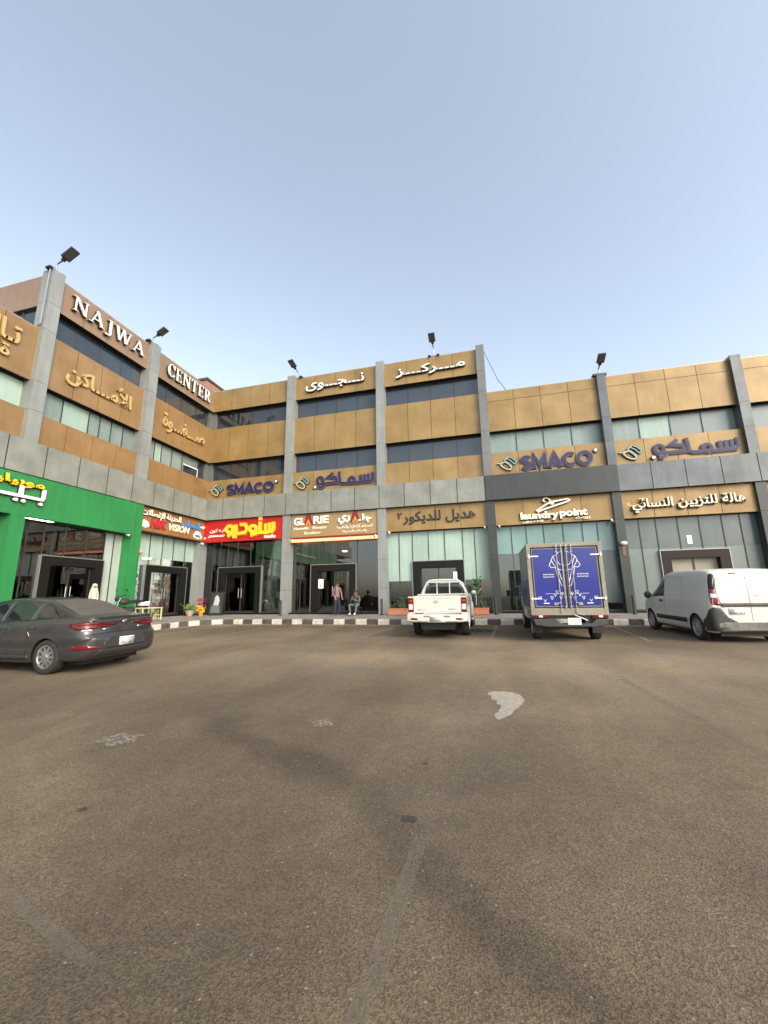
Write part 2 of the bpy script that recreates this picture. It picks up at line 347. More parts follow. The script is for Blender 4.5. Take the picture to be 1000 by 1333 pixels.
def text_mesh(s, tf, sc, zc, wd, ht, d0, d1, offset=0., shear=0., ar=False):
    """lettering fitted in a box on a wall; d0..d1 is how far it stands off"""
    cu = bpy.data.curves.new('lettering', 'FONT'); cu.body = shape(s) if ar else s; cu.size = 1; cu.extrude = .5; cu.offset = offset; cu.shear = shear; cu.resolution_u = 3
    o = bpy.data.objects.new('tmp', cu); COL.objects.link(o); dg = bpy.context.evaluated_depsgraph_get(); dg.update()
    me = bpy.data.meshes.new_from_object(o.evaluated_get(dg)); bpy.data.objects.remove(o); bpy.data.curves.remove(cu)
    n = len(me.vertices); co = np.zeros(n*3); me.vertices.foreach_get('co', co); co = co.reshape(-1, 3)
    mn = co.min(0); mx = co.max(0); k = (co-mn)/(mx-mn)
    pts = [tf(sc-wd/2+a*wd, d0+c*(d1-d0), zc-ht/2+b*ht) for a, b, c in k]
    me.vertices.foreach_set('co', [x for p in pts for x in p]); me.update(); me.materials.clear()
    return me
def txt(parent, s, tf, sc, zc, wd, ht, m, d0=.03, d1=.09, name='lettering', **k):
    return link(name, text_mesh(s, tf, sc, zc, wd, ht, d0, d1, **k), m, parent)
def split_letters(parent, s, tf, sc, zc, wd, ht, m, d0=.03, d1=.09, **k):
    me = text_mesh(s, ident, sc, zc, wd, ht, d0, d1, **k); bm = bmesh.new(); bm.from_mesh(me); bmesh.ops.remove_doubles(bm, verts=bm.verts, dist=1e-5)
    seen = set(); isl = []
    for v in bm.verts:
        if v in seen: continue
        st = [v]; seen.add(v); g = []
        while st:
            a = st.pop(); g.append(a)
            for e in a.link_edges:
                b = e.other_vert(a)
                if b not in seen: seen.add(b); st.append(b)
        isl.append((min(q.co.x for q in g), max(q.co.x for q in g), g))
    isl.sort(key=lambda t: t[0]); gr = []
    for a, b, g in isl:
        if gr and a < gr[-1][1]-.3*(min(b-a, gr[-1][1]-gr[-1][0])): gr[-1] = (gr[-1][0], max(b, gr[-1][1]), gr[-1][2]+g)
        else: gr.append((a, b, g))
    for a, b, g in gr:
        ix = {v: i for i, v in enumerate(g)}; fs = [tuple(ix[v] for v in f.verts) for f in bm.faces if f.verts[0] in ix]
        mb = MB(tf); mb.add([tuple(v.co) for v in g], fs); mb.build('letter', m, parent)
    bm.free()

# ------------------------------------------------------------------ ground
CY = -19.53
def gz(y): return .02*(min(max(y, -60), 2) - CY)
ys = [-700, -200, -60, -30, -20, -15, -10, -6, -2, 2, 60, 700]
xs = [-700, -100, -30, 0, 10, 20, 30, 60, 120, 700]
me = bpy.data.meshes.new('car_park_ground'); nx = len(xs)
me.from_pydata([(x, y, gz(y)) for y in ys for x in xs], [], [(j*nx+i, j*nx+i+1, (j+1)*nx+i+1, (j+1)*nx+i) for j in range(len(ys)-1) for i in range(nx-1)])
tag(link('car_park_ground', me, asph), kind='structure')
def gsheet(name, poly, m, h=.004, kind='structure'):
    """thin painted sheet lying on the sloping ground"""
    n = len(poly); me = bpy.data.meshes.new(name); me.from_pydata([(x, y, gz(y)+h) for x, y in poly], [], [tuple(range(n))])
    return tag(link(name, me, m), kind=kind)
def blob(cx, cy, rx, ry, n=28, jit=.18, pts=None):
    return [(cx+rx*cos(2*pi*k/n)*(1+random.uniform(-jit, jit)), cy+ry*sin(2*pi*k/n)*(1+random.uniform(-jit, jit))) for k in range(n)]
# the large pale patch (comma shaped), and smaller worn marks
pp = [(15.57, -13.20), (15.66, -13.14), (15.80, -13.13), (15.92, -13.18), (16.02, -13.34), (16.04, -13.52), (16.0, -13.75), (15.93, -13.95), (15.86, -14.14), (15.78, -14.36), (15.70, -14.44), (15.66, -14.38),
      (15.68, -14.2), (15.73, -14.02), (15.76, -13.88), (15.68, -13.78), (15.70, -13.64), (15.62, -13.56), (15.63, -13.42), (15.56, -13.34)]
pts = []
for i, p in enumerate(pp):
    q = pp[(i+1) % len(pp)]
    for k in range(3):
        t = k/3; pts.append((p[0]*(1-t)+q[0]*t+random.uniform(-.014, .014), p[1]*(1-t)+q[1]*t+random.uniform(-.02, .02)))
gsheet('pale_ground_patch', pts, worn_patch)
gsheet('pale_ground_patch', blob(13.80, -14.92, .13, .12, jit=.3), worn_patch2)
gsheet('pale_ground_patch', blob(11.95, -15.82, .22, .16, jit=.3), worn_patch2)
gsheet('pale_ground_patch', blob(16.02, -10.0, .12, .05, jit=.3), worn_patch2)
sand = worn('sand_drift', (.36, .28, .19), .42, 6, .6)
for cx, cy, rx, ry in ((3.5, -3.1, .9, .35), (2.7, -4.3, .3, 1.0), (5.6, -2.75, 1.4, .25), (9.5, -2.7, 2.2, .2), (19.5, -2.75, 1.8, .2), (25, -2.7, 2, .2)): gsheet('sand_drift', blob(cx, cy, rx, ry, jit=.22), sand, .0045)
gsheet('dark_ground_stain', blob(8.6, -3.6, .45, .12), stain); gsheet('dark_ground_stain', blob(7.4, -3.9, .35, .10), stain); gsheet('dark_ground_stain', blob(15.2, -4.6, .5, .5), worn('oil_stain', (.04, .036, .03), .44, 5, .6))
gsheet('dark_ground_stain', blob(15.13, -16.62, .05, .045, jit=.3), stain)
gsheet('dark_ground_stain', blob(15.09, -15.76, .025, .035, jit=.3), stain)
gsheet('dark_ground_stain', blob(12.9, -17.0, .04, .03, jit=.3), stain)
def gline(name, x0, y0, x1, y1, wd, m):
    d = Vector((x1-x0, y1-y0)); L_ = d.length; d.normalize(); nn = Vector((-d.y, d.x))*wd/2; k = max(2, int(L_/2)+1); P = [Vector((x0, y0))+d*L_*i/(k-1) for i in range(k)]
    me = bpy.data.meshes.new(name); vs = [(p.x+s*nn.x, p.y+s*nn.y, gz(p.y)+.004) for p in P for s in (-1, 1)]
    me.from_pydata(vs, [], [(2*i, 2*i+1, 2*i+3, 2*i+2) for i in range(k-1)]); return tag(link(name, me, m), kind='structure')
worn_bay = worn('worn_bay_paint', (.30, .27, .21), .45, 14, .75)
for x in (3.9, 6.5, 9.1, 11.75, 15.6, 19.6, 22.9, 25.6, 28.3): gline('parking_line', x+.15, -2.6, x-.05, -7.2, .10, worn_bay)
gline('parking_line', 3.6, -4.6, 13.2, -4.5, .10, worn_bay)
gline('parking_line', 15.24, -16.80, 15.20, -17.95, .085, worn_line)
gline('parking_line', 15.21, -16.95, 15.205, -17.3, .02, worn_line)
gline('parking_line', 15.195, -17.96, 15.17, -18.8, .085, worn_line)
gline('parking_line', 10.2, -14.0, 12.4, -20.6, .12, worn_faint)
gline('parking_line', 13.3, -17.72, 14.08, -17.93, .06, worn_line)
gline('parking_line', 13.72, -17.80, 13.9, -17.86, .03, worn_line)
gline('parking_line', 17.6, -12.0, 18.4, -19.6, .12, worn_faint)

# kerb: a concave corner between the two wings, painted in black and white blocks
path = []
y = -30.
while y < -4.0: path.append((2.3, y)); y += .05
for k in range(0, 91, 2): a = R(180-k); path.append((3.9+1.6*cos(a), -4.0+1.6*sin(a)))
x = 3.95
while x < 46: path.append((x, -2.4+.0*x)); x += .05
kb = MB(); segs = []; acc = 0; start = 0
for i in range(1, len(path)):
    acc += (Vector(path[i])-Vector(path[i-1])).length
    if acc >= .48: segs.append((start, i)); start = i; acc = 0
for k, (a, b) in enumerate(segs):
    P = [Vector(path[j]) for j in sorted(set([a, (a*2+b)//3, (a+2*b)//3, b]))]; ring = []
    for j, p in enumerate(P):
        d = (P[min(j+1, len(P)-1)]-P[max(j-1, 0)]).normalized(); nn = Vector((-d.y, d.x))     # towards the pavement side
        e = .006 if j == 0 else (-.006 if j == len(P)-1 else 0); q = p+d*e; g = gz(q.y); tz = gz(q.y)+.215
        ring.append([(q.x, q.y, g-.05), (q.x, q.y, tz-.025), (q.x+nn.x*.025, q.y+nn.y*.025, tz), (q.x+nn.x*.16, q.y+nn.y*.16, tz), (q.x+nn.x*.16, q.y+nn.y*.16, g-.05)])
    vs = [v for r_ in ring for v in r_]; fs = [(5*j+i, 5*j+i+1, 5*j+6+i, 5*j+5+i) for j in range(len(ring)-1) for i in range(4)] + [(0, 1, 2, 3, 4), tuple(5*(len(ring)-1)+i for i in (4, 3, 2, 1, 0))]
    kb.add(vs, fs, k % 2)
kerb_w = mat('white_kerb_paint', (.62, .58, .49), .75, c2=(.40, .36, .30), vscale=5)
kerb_b = mat('black_kerb_paint', (.045, .042, .038), .8, c2=(.09, .08, .068), vscale=5)
tag(kb.build('kerb', [kerb_b, kerb_w]), kind='structure')
pv = MB(); vs = []; fs = []
pth = path[::6]
for i, p in enumerate(pth):
    d = (Vector(pth[min(i+1, len(pth)-1)])-Vector(pth[max(i-1, 0)])).normalized(); nn = Vector((-d.y, d.x)); o_ = Vector(p)+nn*.15
    inn = (-.2, min(p[1], .2)) if p[0] <= 2.31 else ((-.2+(p[0]-2.3)/1.6*4.1*.999, .2) if p[0] < 3.9 else (p[0], .2))
    vs += [(o_.x, o_.y, gz(p[1])+.205), (inn[0], inn[1], max(.70, gz(p[1])+.25))]
pv.add(vs, [(2*i, 2*i+1, 2*i+3, 2*i+2) for i in range(len(pth)-1)])
pavem = mat('pavement_tiles', (.21, .19, .165), .85, var=.2, vscale=3, bump=.3, bscale=12)
tag(pv.build('pavement', pavem), kind='structure')

# ------------------------------------------------------------------ the shopping centre
Z = dict(roof=13.91, par=12.58, w3b=11.45, g2b=9.35, w2b=8.23, gg=7.05, gb=5.86, sb=4.66, roof2=11.43, base=.74)
B = empty('shopping_centre', (0, 0, 0), 0, 'L shaped gold and grey clad shopping centre with three storey corner and lower wings', 'building')
def clad(name, tf, s0, s1, z0, z1, m, pw, d=0., th=.14, hj=None, gap=.019, phase=0.):
    mb = MB(tf); mb.box(s0, s1, d-th, d-.02, z0+.003, z1-.003, 1)
    n = max(1, round((s1-s0)/pw)); e = [s0+(s1-s0)*k/n for k in range(n+1)]
    zs = [z0] + ([hj] if hj else []) + [z1]
    for i in range(n):
        for j in range(len(zs)-1):
            mb.box(e[i]+(gap/2 if i else 0), e[i+1]-(gap/2 if i < n-1 else 0), d-.018, d, zs[j]+(gap/2 if j else 0), zs[j+1]-(gap/2 if j < len(zs)-2 else 0), 0)
    return mb.build(name, [m, joint], B)
def pillar(tf, s0, s1, z0, z1, m, cuts, d1=.22, d0=-.32):
    mb = MB(tf); zs = [z0]+[c for c in cuts if z0 < c < z1]+[z1]
    for a, b in zip(zs[:-1], zs[1:]): mb.box(s0, s1, d0, d1, a+(.006 if a > z0 else 0), b-(.006 if b < z1 else 0), 0)
    mb.box(s0+.01, s1-.01, d0+.01, d1-.012, z0+.01, z1-.02, 1)
    return mb.build('pillar', [m, joint], B)
CUTS = [1.9, 3.3, 4.66, Z['w2b'], Z['g2b'], Z['w3b'], Z['par']]
def window(tf, s0, s1, z0, z1, panes, d=-.3, mull=.03, frame=None):
    """panes: list of (right edge, material)"""
    f = MB(tf); f.box(s0, s1, d-.02, d+.03, z0, z0+.05).box(s0, s1, d-.02, d+.03, z1-.06, z1)
    a = s0
    mats = []; pm = MB(tf)
    for e, m in panes:
        if m not in mats: mats.append(m)
        pm.box(a+.004, e-.004, d-.03, d-.005, z0+.03, z1-.03, mats.index(m))
        if e < s1-.05: f.box(e-mull/2, e+mull/2, d-.02, d+.03, z0+.052, z1-.062)
        a = e
    fo = f.build('window', frame or dalu, B); pm.build('pane', mats, fo); return fo
def even(s0, s1, n, m): return [(s0+(s1-s0)*(k+1)/n, m if not isinstance(m, list) else m[k % len(m)]) for k in range(n)]
# front wing bays: (left edge, right edge) between pillars
PF = [(5.02, 5.48), (10.3, 10.74), (15.62, 16.02), (21.0, 21.36), (26.28, 26.66), (31.6, 31.96), (36.9, 37.26)]
BF = [(0, 5.02), (5.48, 10.3), (10.74, 15.62), (16.02, 21.0), (21.36, 26.28), (26.66, 31.6), (31.96, 36.9)]
for i, (a, b) in enumerate(BF):
    tall = i < 3
    if tall:
        clad('parapet_cladding', WF, a, b, Z['par'], Z['roof'], gold, 1.3)
        clad('gold_cladding', WF, a, b, Z['g2b'], Z['w3b'], gold, 1.3)
        window(WF, a, b, Z['w3b']-.03, Z['par']+.02, even(a, b, 4, dark_glass2 if i == 0 else dark_glass))
        window(WF, a, b, Z['w2b']-.03, Z['g2b']+.02, even(a, b, 4, dark_glass2 if i == 0 else dark_glass))
    else:
        clad('parapet_cladding', WF, a, b, Z['g2b'], Z['roof2'], gold, 1.24, hj=10.93)
        ms = [blind, blind, blind, blind] if i == 3 else ([blind, blind_m, blind_g, blind_g] if i == 4 else [blind_g, blind, blind, blind_g])
        window(WF, a, b, Z['w2b']-.03, Z['g2b']+.02, even(a, b, 4, ms), frame=dalu)
    clad('gold_cladding', WF, a, b, Z['gg'], Z['w2b'], gold, 1.3 if tall else 1.24)
    clad('gold_cladding', WF, a, b, Z['sb'], Z['gb']+.1, gold, 1.3, d=.02)
for i, (a, b) in enumerate(PF):
    top = Z['roof']+.12 if i < 3 else Z['roof2']+.12
    m = grey_p if i < 2 else (grey_p if i == 2 else grey_d)
    pillar(WF, a, b, Z['gg'], top, m if i < 2 else mat('pillar_grey', (.15, .158, .15), .4, .15, var=.1, streak=.1) if i == 2 else grey_w, CUTS)
    pillar(WF, a, b, .55, Z['gb'], grey_p if i < 2 else grey_d, CUTS, d1=.16)
# grey fascia in three runs
clad('fascia', WF, .0, 15.62, Z['gb'], Z['gg'], grey_l, 1.29, d=.24, th=.3, gap=.035)
f1 = MB(WF); f1.box(15.64, 21.3, -.06, .29, Z['gb']-.01, Z['gg']+.01); bevel(f1.build('fascia', grey_d, B), .01)
clad('fascia', WF, 21.32, 42, Z['gb'], Z['gg'], grey_w, 1.27, d=.25, th=.3, gap=.03)
# left wing
BL = [(-9.34, -5.01), (-4.48, 0)]
for i, (a, b) in enumerate(BL):
    clad('parapet_cladding', WL, a, b, Z['par'], Z['roof'], brown_par, 1.2)
    clad('gold_cladding', WL, a, b, Z['g2b'], Z['w3b'], gold_side, 1.2)
    clad('gold_cladding', WL, a, b, Z['gg'], Z['w2b'], gold_side, 1.2)
    window(WL, a, b, Z['w3b']-.03, Z['par']+.02, even(a, b, 4, dark_glass if i == 0 else dark_glass2))
window(WL, -9.34, -5.01, Z['w2b']-.03, Z['g2b']+.02, [(-8.35, blind), (-7.25, blind_m), (-6.75, blind), (-6.2, blind), (-5.6, blind), (-5.01, blind_g)])
window(WL, -4.48, 0, Z['w2b']-.03, Z['g2b']+.02, [(-3.75, blind), (-3.3, blind_m), (-2.6, blind), (-1.85, blind), (-.6, blind_g), (0, dark_glass2)])
pm = MB(WL); pm.box(-1.7, -.66, -.296, -.27, Z['w2b']+.02, Z['w2b']+.52, 0); pm.box(-1.74, -.62, -.296, -.26, Z['w2b']+.52, Z['w2b']+.58, 1); pm.box(-.66, -.62, -.296, -.26, Z['w2b']+.02, Z['w2b']+.52, 1); pm.build('open_window', [dark_glass2, white], B)
lb = [(-14.1, -9.8), (-18.9, -14.6), (-23.7, -19.4)]
for a, b in lb:
    clad('parapet_cladding', WL, a, b, Z['g2b'], Z['roof2'], gold_side, 1.2)
    clad('gold_cladding', WL, a, b, Z['gg'], Z['w2b'], gold_side, 1.2)
    window(WL, a, b, Z['w2b']-.03, Z['g2b']+.02, even(a, b, 4, [blind_g, blind, blind, blind_m]))
for i, (a, b) in enumerate([(-5.01, -4.48), (-9.8, -9.34), (-14.6, -14.1), (-19.4, -18.9)]):
    top = Z['roof']+.12 if i < 2 else Z['roof2']+.12
    pillar(WL, a, b, Z['gg'], top, grey_p, CUTS)
    pillar(WL, a, b, .5, Z['gb'], green if i > -1 else grey_p, [] if i < 3 else CUTS, d1=.22)
clad('fascia', WL, -24, -.262, Z['gb'], Z['gg'], grey_l, 1.22, d=.26, th=.3, gap=.04)
# corner posts behind the glass line
olive = mat('olive_grey', (.13, .135, .12), .5, var=.15)
for z0, z1 in ((Z['w3b'], Z['par']), (Z['w2b'], Z['g2b'])):
    mb = MB(); mb.box(-.5, .10, .15, .5, z0-.1, z1+.1).box(-.5, -.15, -.1, .15, z0-.1, z1+.1); mb.build('corner_post', olive, B)
mb = MB(); mb.box(-.3, .05, -.42, .30, .55, Z['sb']-.01); mb.build('pillar', grey_p, B)
clad('gold_cladding', WL, -4.48, 0, Z['sb'], Z['gb']+.1, gold_side, 1.2, d=.02)
# parapet copings, core walls and roofs
mb = MB(); mb.box(-.02, 15.62, .0, .3, Z['roof'], Z['roof']+.03).box(16.02, 42, .0, .3, Z['roof2'], Z['roof2']+.03); mb.box(-.3, -.0, -9.34, 0.3, Z['roof']+.002, Z['roof']+.032).box(-.3, 0, -24, -9.8, Z['roof2'], Z['roof2']+.03)
mb.build('coping', mat('coping_metal', (.34, .27, .18), .4, .4), B)
mb = MB(); mb.box(-.1, 15.9, .45, 16, 5.8, 13.2).box(-14, -.45, -9.5, 15.99, 5.81, 13.21).box(15.9, 42, .45, 15.98, 5.79, 10.9).box(-13.9, -.45, -24, -9.5, 5.82, 10.91)
mb.box(.0, 15.8, .14, .3, 13.0, 13.9).box(-.3, -.14, -9.5, 0, 13.0, 13.9).box(16, 42, .14, .3, 10.8, 11.42).box(-.3, -.14, -24, -9.8, 10.8, 11.42)
mb.box(.0, 42, 3.9, 15.9, .3, 5.79).box(-14, -3.9, -24, 3.89, .3, 5.8)
mb.build('wall', core, B)
# end wall of the tall part above the low wing
mb = MB(); mb.box(-14, -.02, -9.72, -9.5, Z['par'], Z['roof']); mb.build('end_parapet', brown_par, B)
mb = MB(); mb.box(-14, -.02, -9.6, -9.5, 10.9, Z['par'], 0); 
for k in range(11): mb.box(-14+1.27*k, -13.95+1.27*k, -9.64, -9.6, 10.9, Z['par']-.01, 1)
mb.build('end_window', [dark_glass2, dalu], B)
# plinth along both wings
mb = MB(WF); mb.box(.0, 42, -.5, .06, .5, .76); mb.build('plinth', granite, B)
mb = MB(WL); mb.box(-24, -.062, -.5, .06, .48, .765); mb.build('plinth', granite, B)

# ---- shop fronts (part) > glass, mullions, door surround, door, interior (sub-parts)
def shopfront(tf, s0, s1, panes, door=None, surround=granite, interior=interior_w, glassd=-.25, backd=-3.6, doorm=None, mull=None, glass=None, top=None, doorglass=None):
    """panes: (right edge, [(z0,z1,material)...])"""
    top = top or Z['sb']+.02; mull = mull or dalu
    f = MB(tf); a = s0
    f.box(s0, s1, glassd-.03, glassd+.03, .765, .82).box(s0, s1, glassd-.03, glassd+.03, top-.05, top)
    mats = []; g = MB(tf)
    for e, zz in panes:
        for z0, z1, m in zz:
            if m not in mats: mats.append(m)
            segs_ = [(a, e, z0, z1)]
            if door and not (e <= door[0] or a >= door[1]) :
                segs_ = []
                if a < door[0]: segs_.append((a, door[0], z0, z1))
                if e > door[1]: segs_.append((door[1], e, z0, z1))
                ma, mb_ = max(a, door[0]), min(e, door[1])
                if z1 > door[2]: segs_.append((ma, mb_, max(z0, door[2]), z1))
            for q in segs_:
                if q[1]-q[0] > .02 and q[3]-q[2] > .02:
                    opaque = m not in (shopglass, darkshopglass, clearglass)
                    g.box(q[0]+.003, q[1]-.003, glassd-(.04 if opaque else .012), glassd-(.004 if opaque else .004), q[2]+.003, q[3]-.003, mats.index(m))
        if e < s1-.05:
            if door and door[0] < e < door[1]: f.box(e-.016, e+.016, glassd-.02, glassd+.025, door[2], top-.052)
            else: f.box(e-.016, e+.016, glassd-.02, glassd+.025, .822, top-.052)
        a = e
    root = f.build('shopfront', mull, B)
    g.build('glass', mats, root)
    it = MB(tf); D0 = glassd-.06; c = (s0+s1)/2
    it.box(s0+.02, s1-.02, backd-.05, backd, .7, top+.9)                        # back wall
    it.box(s0-.04, s0+.02, backd, D0, .7, top+.9).box(s1-.02, s1+.04, backd, D0, .7, top+.9)
    it.box(s0, s1, backd, D0, .66, .70).box(s0, s1, backd, D0, top+.9, top+.95)
    it.build('interior', interior, root)
    if door:
        a, b, zt = door; tw = .36
        sr = MB(tf); sr.box(a, a+tw, glassd-.25, glassd+.12, .76, zt).box(b-tw, b, glassd-.25, glassd+.12, .76, zt).box(a+tw, b-tw, glassd-.25, glassd+.118, zt-.32, zt-.001)
        sr.build('door_surround', surround, root)
        tr = MB(tf); tr.box(a-.03, b+.03, glassd-.02, glassd+.135, zt, zt+.035).box(a-.03, a-.001, glassd-.02, glassd+.135, .77, zt-.001).box(b+.001, b+.03, glassd-.02, glassd+.135, .77, zt-.001)
        tr.build('surround_trim', alu, root)
        dr = MB(tf); m_ = (a+b)/2; p, q, z1 = a+tw, b-tw, zt-.32
        dr.box(p, q, glassd-.14, glassd-.12, .78, z1, 1)
        for s in (p+.02, m_-.014, m_+.014, q-.02): dr.box(s-.012, s+.012, glassd-.12, glassd-.085, .78, z1, 0)
        dr.box(p+.04, q-.04, glassd-.119, glassd-.0865, .78, .86, 0)
        dr.build('door', [doorframe, doorglass or shopglass], root)
        h = MB(tf)
        for s in (m_-.09, m_+.09): h.tube([(s, glassd-.03, 1.55), (s, glassd-.03, 2.05)], .014, 6)
        h.build('handle', chrome, root)
    return root
G0 = .765; T = Z['sb']
def full(edges, m): return [(e, [(G0, T, m)]) for e in edges]
# studio (front bay next to the corner)
shopfront(WF, .06, 5.02, full([.53, 1.0, 1.5, 2.1, 2.93, 3.69, 4.25, 5.02], shopglass), (1.02, 3.68, 3.19), doorglass=darkshopglass)
# lift showroom
shopfront(WF, 5.48, 10.3, full([5.95, 7.2, 9.1, 10.3], darkshopglass), (6.6, 9.05, 3.15), interior=wood, doorglass=darkshopglass)
# decor shop with blinds
bl = [(2.22, T, blind_m), (G0, 2.22, shopglass)]
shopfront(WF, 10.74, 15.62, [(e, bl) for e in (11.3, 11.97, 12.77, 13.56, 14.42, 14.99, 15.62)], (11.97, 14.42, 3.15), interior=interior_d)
# laundry
shopfront(WF, 16.02, 21.0, [(e, [(3.35, T, blind_teal), (1.1, 3.35, shopglass if k not in (5, 6) else frost), (G0, 1.1, shopglass)]) for k, e in enumerate((16.68, 17.34, 18.1, 18.93, 19.73, 20.35, 21.0))], (17.34, 19.73, 3.1))
# ladies salon, frosted
shopfront(WF, 21.36, 26.28, [(e, [(3.35, T, frost), (G0, 3.35, frost2)]) for e in (22.0, 22.65, 23.47, 24.26, 25.08, 25.72, 26.28)], (22.63, 25.1, 3.22), surround=granite_b, doorglass=mat('beige_shutter', (.27, .25, .19), .6, var=.06))
for a, b in BF[5:]: shopfront(WF, a, b, [(e, [(G0, T, frost2)]) for e in (a+1.2, a+2.4, a+3.6, b)], (a+1.2, a+3.6, 3.2))
# electronics shop, left wing
shopfront(WL, -4.48, -.42, [(e, [(3.5, T, blind_m), (G0, 3.5, clearglass)]) for e in (-4.05, -3.45, -2.66, -1.93, -1.1, -.42)], (-3.66, -.95, 3.14), interior=mat('bright_interior', (.55, .55, .52), .7), doorglass=clearglass)
# green furniture shop
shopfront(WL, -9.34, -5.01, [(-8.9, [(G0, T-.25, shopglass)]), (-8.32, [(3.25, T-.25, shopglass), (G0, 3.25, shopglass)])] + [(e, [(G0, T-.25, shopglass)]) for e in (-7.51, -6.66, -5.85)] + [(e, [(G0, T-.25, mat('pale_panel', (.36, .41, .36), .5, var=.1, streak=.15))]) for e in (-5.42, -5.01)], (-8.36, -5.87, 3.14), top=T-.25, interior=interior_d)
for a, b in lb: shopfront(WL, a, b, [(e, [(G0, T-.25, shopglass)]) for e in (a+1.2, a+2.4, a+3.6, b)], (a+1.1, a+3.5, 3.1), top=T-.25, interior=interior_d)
# green cladding over the green shop: fascia board, base strips
mb = MB(WL); mb.box(-18.9, -4.475, .0, .225, T-.27, Z['gb']-.02, 0); mb.box(-4.86, -4.846, .2, .2275, T-.27, Z['gb']-.02, 1); bevel(mb.build('green_fascia', [green, joint], B), .012)
mb = MB(WL); mb.box(-9.34, -8.37, -.24, -.2, .77, 1.28).box(-7.98, -6.2, -.345, -.33, .80, 1.26); mb.build('green_base_strip', mat('lime_strip', (.12, .27, .07), .5, var=.12), B)
# ceiling lamps inside the shops; studio and showroom lamps are added fill
def ceil_lamp(loc, r, label):
    m = MB(); m.lathe([(0, -.012), (r, -.012), (r*1.05, 0), (r*1.05, .05), (0, .05)], (0, 0, 0), 'z', 20)
    o = m.build('ceiling_lamp', lampw, None, 40); o.location = loc; return tag(o, label, 'lamp', 'round ceiling lamps inside the shops')
ceil_lamp((-1.3, -8.6, 4.55), .16, 'round white ceiling lamp behind the leftmost upper pane of the green shop')
ceil_lamp((-1.3, -7.3, 4.4), .18, 'round white ceiling lamp behind the middle upper pane of the green shop')
ceil_lamp((-1.6, -2.2, 3.6), .20, 'round white ceiling lamp inside the electronics shop doorway')
ceil_lamp((7.8, 1.9, 4.0), .14, 'added round ceiling lamp brightening the lift showroom')  # unseen lamp added to light the dark showroom interior
ceil_lamp((2.2, 1.7, 4.1), .16, 'added round ceiling lamp brightening the photo studio')  # unseen lamp added to light the studio interior

def panel_lamp(name, loc, a, b, label, grp):
    m = MB(); m.box(-a, a, -b, b, -.02, .02); o = m.build(name, mat('panel_lamp', (.9, .9, .9), .4, emit=(1., .97, .9), es=14.), None); o.location = loc; return tag(o, label, 'lamp', grp)
panel_lamp('ceiling_panel_lamp', (-1.4, -1.5, 4.3), .3, .6, 'white ceiling panel lamp in the electronics shop nearer the corner', 'ceiling panel lamps in the shops')
panel_lamp('ceiling_panel_lamp', (-1.4, -3.4, 4.3), .3, .6, 'white ceiling panel lamp in the electronics shop nearer the green pillar', 'ceiling panel lamps in the shops')
panel_lamp('ceiling_panel_lamp', (2.4, 1.8, 4.9), .5, .3, 'added ceiling panel lamp brightening the photo studio', 'ceiling panel lamps in the shops')  # extra glowing panel added to brighten the studio
panel_lamp('ceiling_panel_lamp', (6.4, 1.9, 5.0), .4, .3, 'added ceiling panel lamp brightening the lift showroom', 'ceiling panel lamps in the shops')  # extra glowing panel added to light the showroom timber
panel_lamp('ceiling_panel_lamp', (-1.8, -7.6, 4.7), .3, .5, 'white ceiling panel lamp in the green furniture shop', 'ceiling panel lamps in the shops')
# rooftop hut behind the corner
H = empty('roof_hut', (-3.15, 3, 13.2), 0, 'small reddish brick stair hut with dark cap on the roof behind the corner', 'hut')
mb = MB(); mb.box(-1.6, 0, 0, 9, 0, 3.7); mb.build('wall', mat('red_brick_wall', (.26, .10, .06), .8, c2=(.36, .20, .14), vscale=4), H)
mb = MB(); mb.box(-1.68, .08, -.08, 9.1, 3.702, 3.86); mb.build('roof', mat('hut_cap', (.07, .05, .045), .7), H)

# ------------------------------------------------------------------ signs
def sign(name, tf, s, z, label, group=None):
    # the empty keeps the world origin so that children can be given in wall coordinates
    return empty(name, (0, 0, 0), 0, label, 'sign', group)
def back2(parent, s, tf, sc, zc, wd, ht, m1, m2, d0=.05, d1=.12, off=.0, ar=False, edge=.03, **k):
    """channel letter: pale edge behind, coloured face in front, dark return at the wall"""
    txt(parent, s, tf, sc, zc, wd, ht, m1, d0+.03, d1, offset=off, ar=ar, **k)
    txt(parent, s, tf, sc, zc, wd+edge*2, ht+edge*2, m2, d0, d0+.029, offset=off+.012, ar=ar, name='letter_edge', **k)

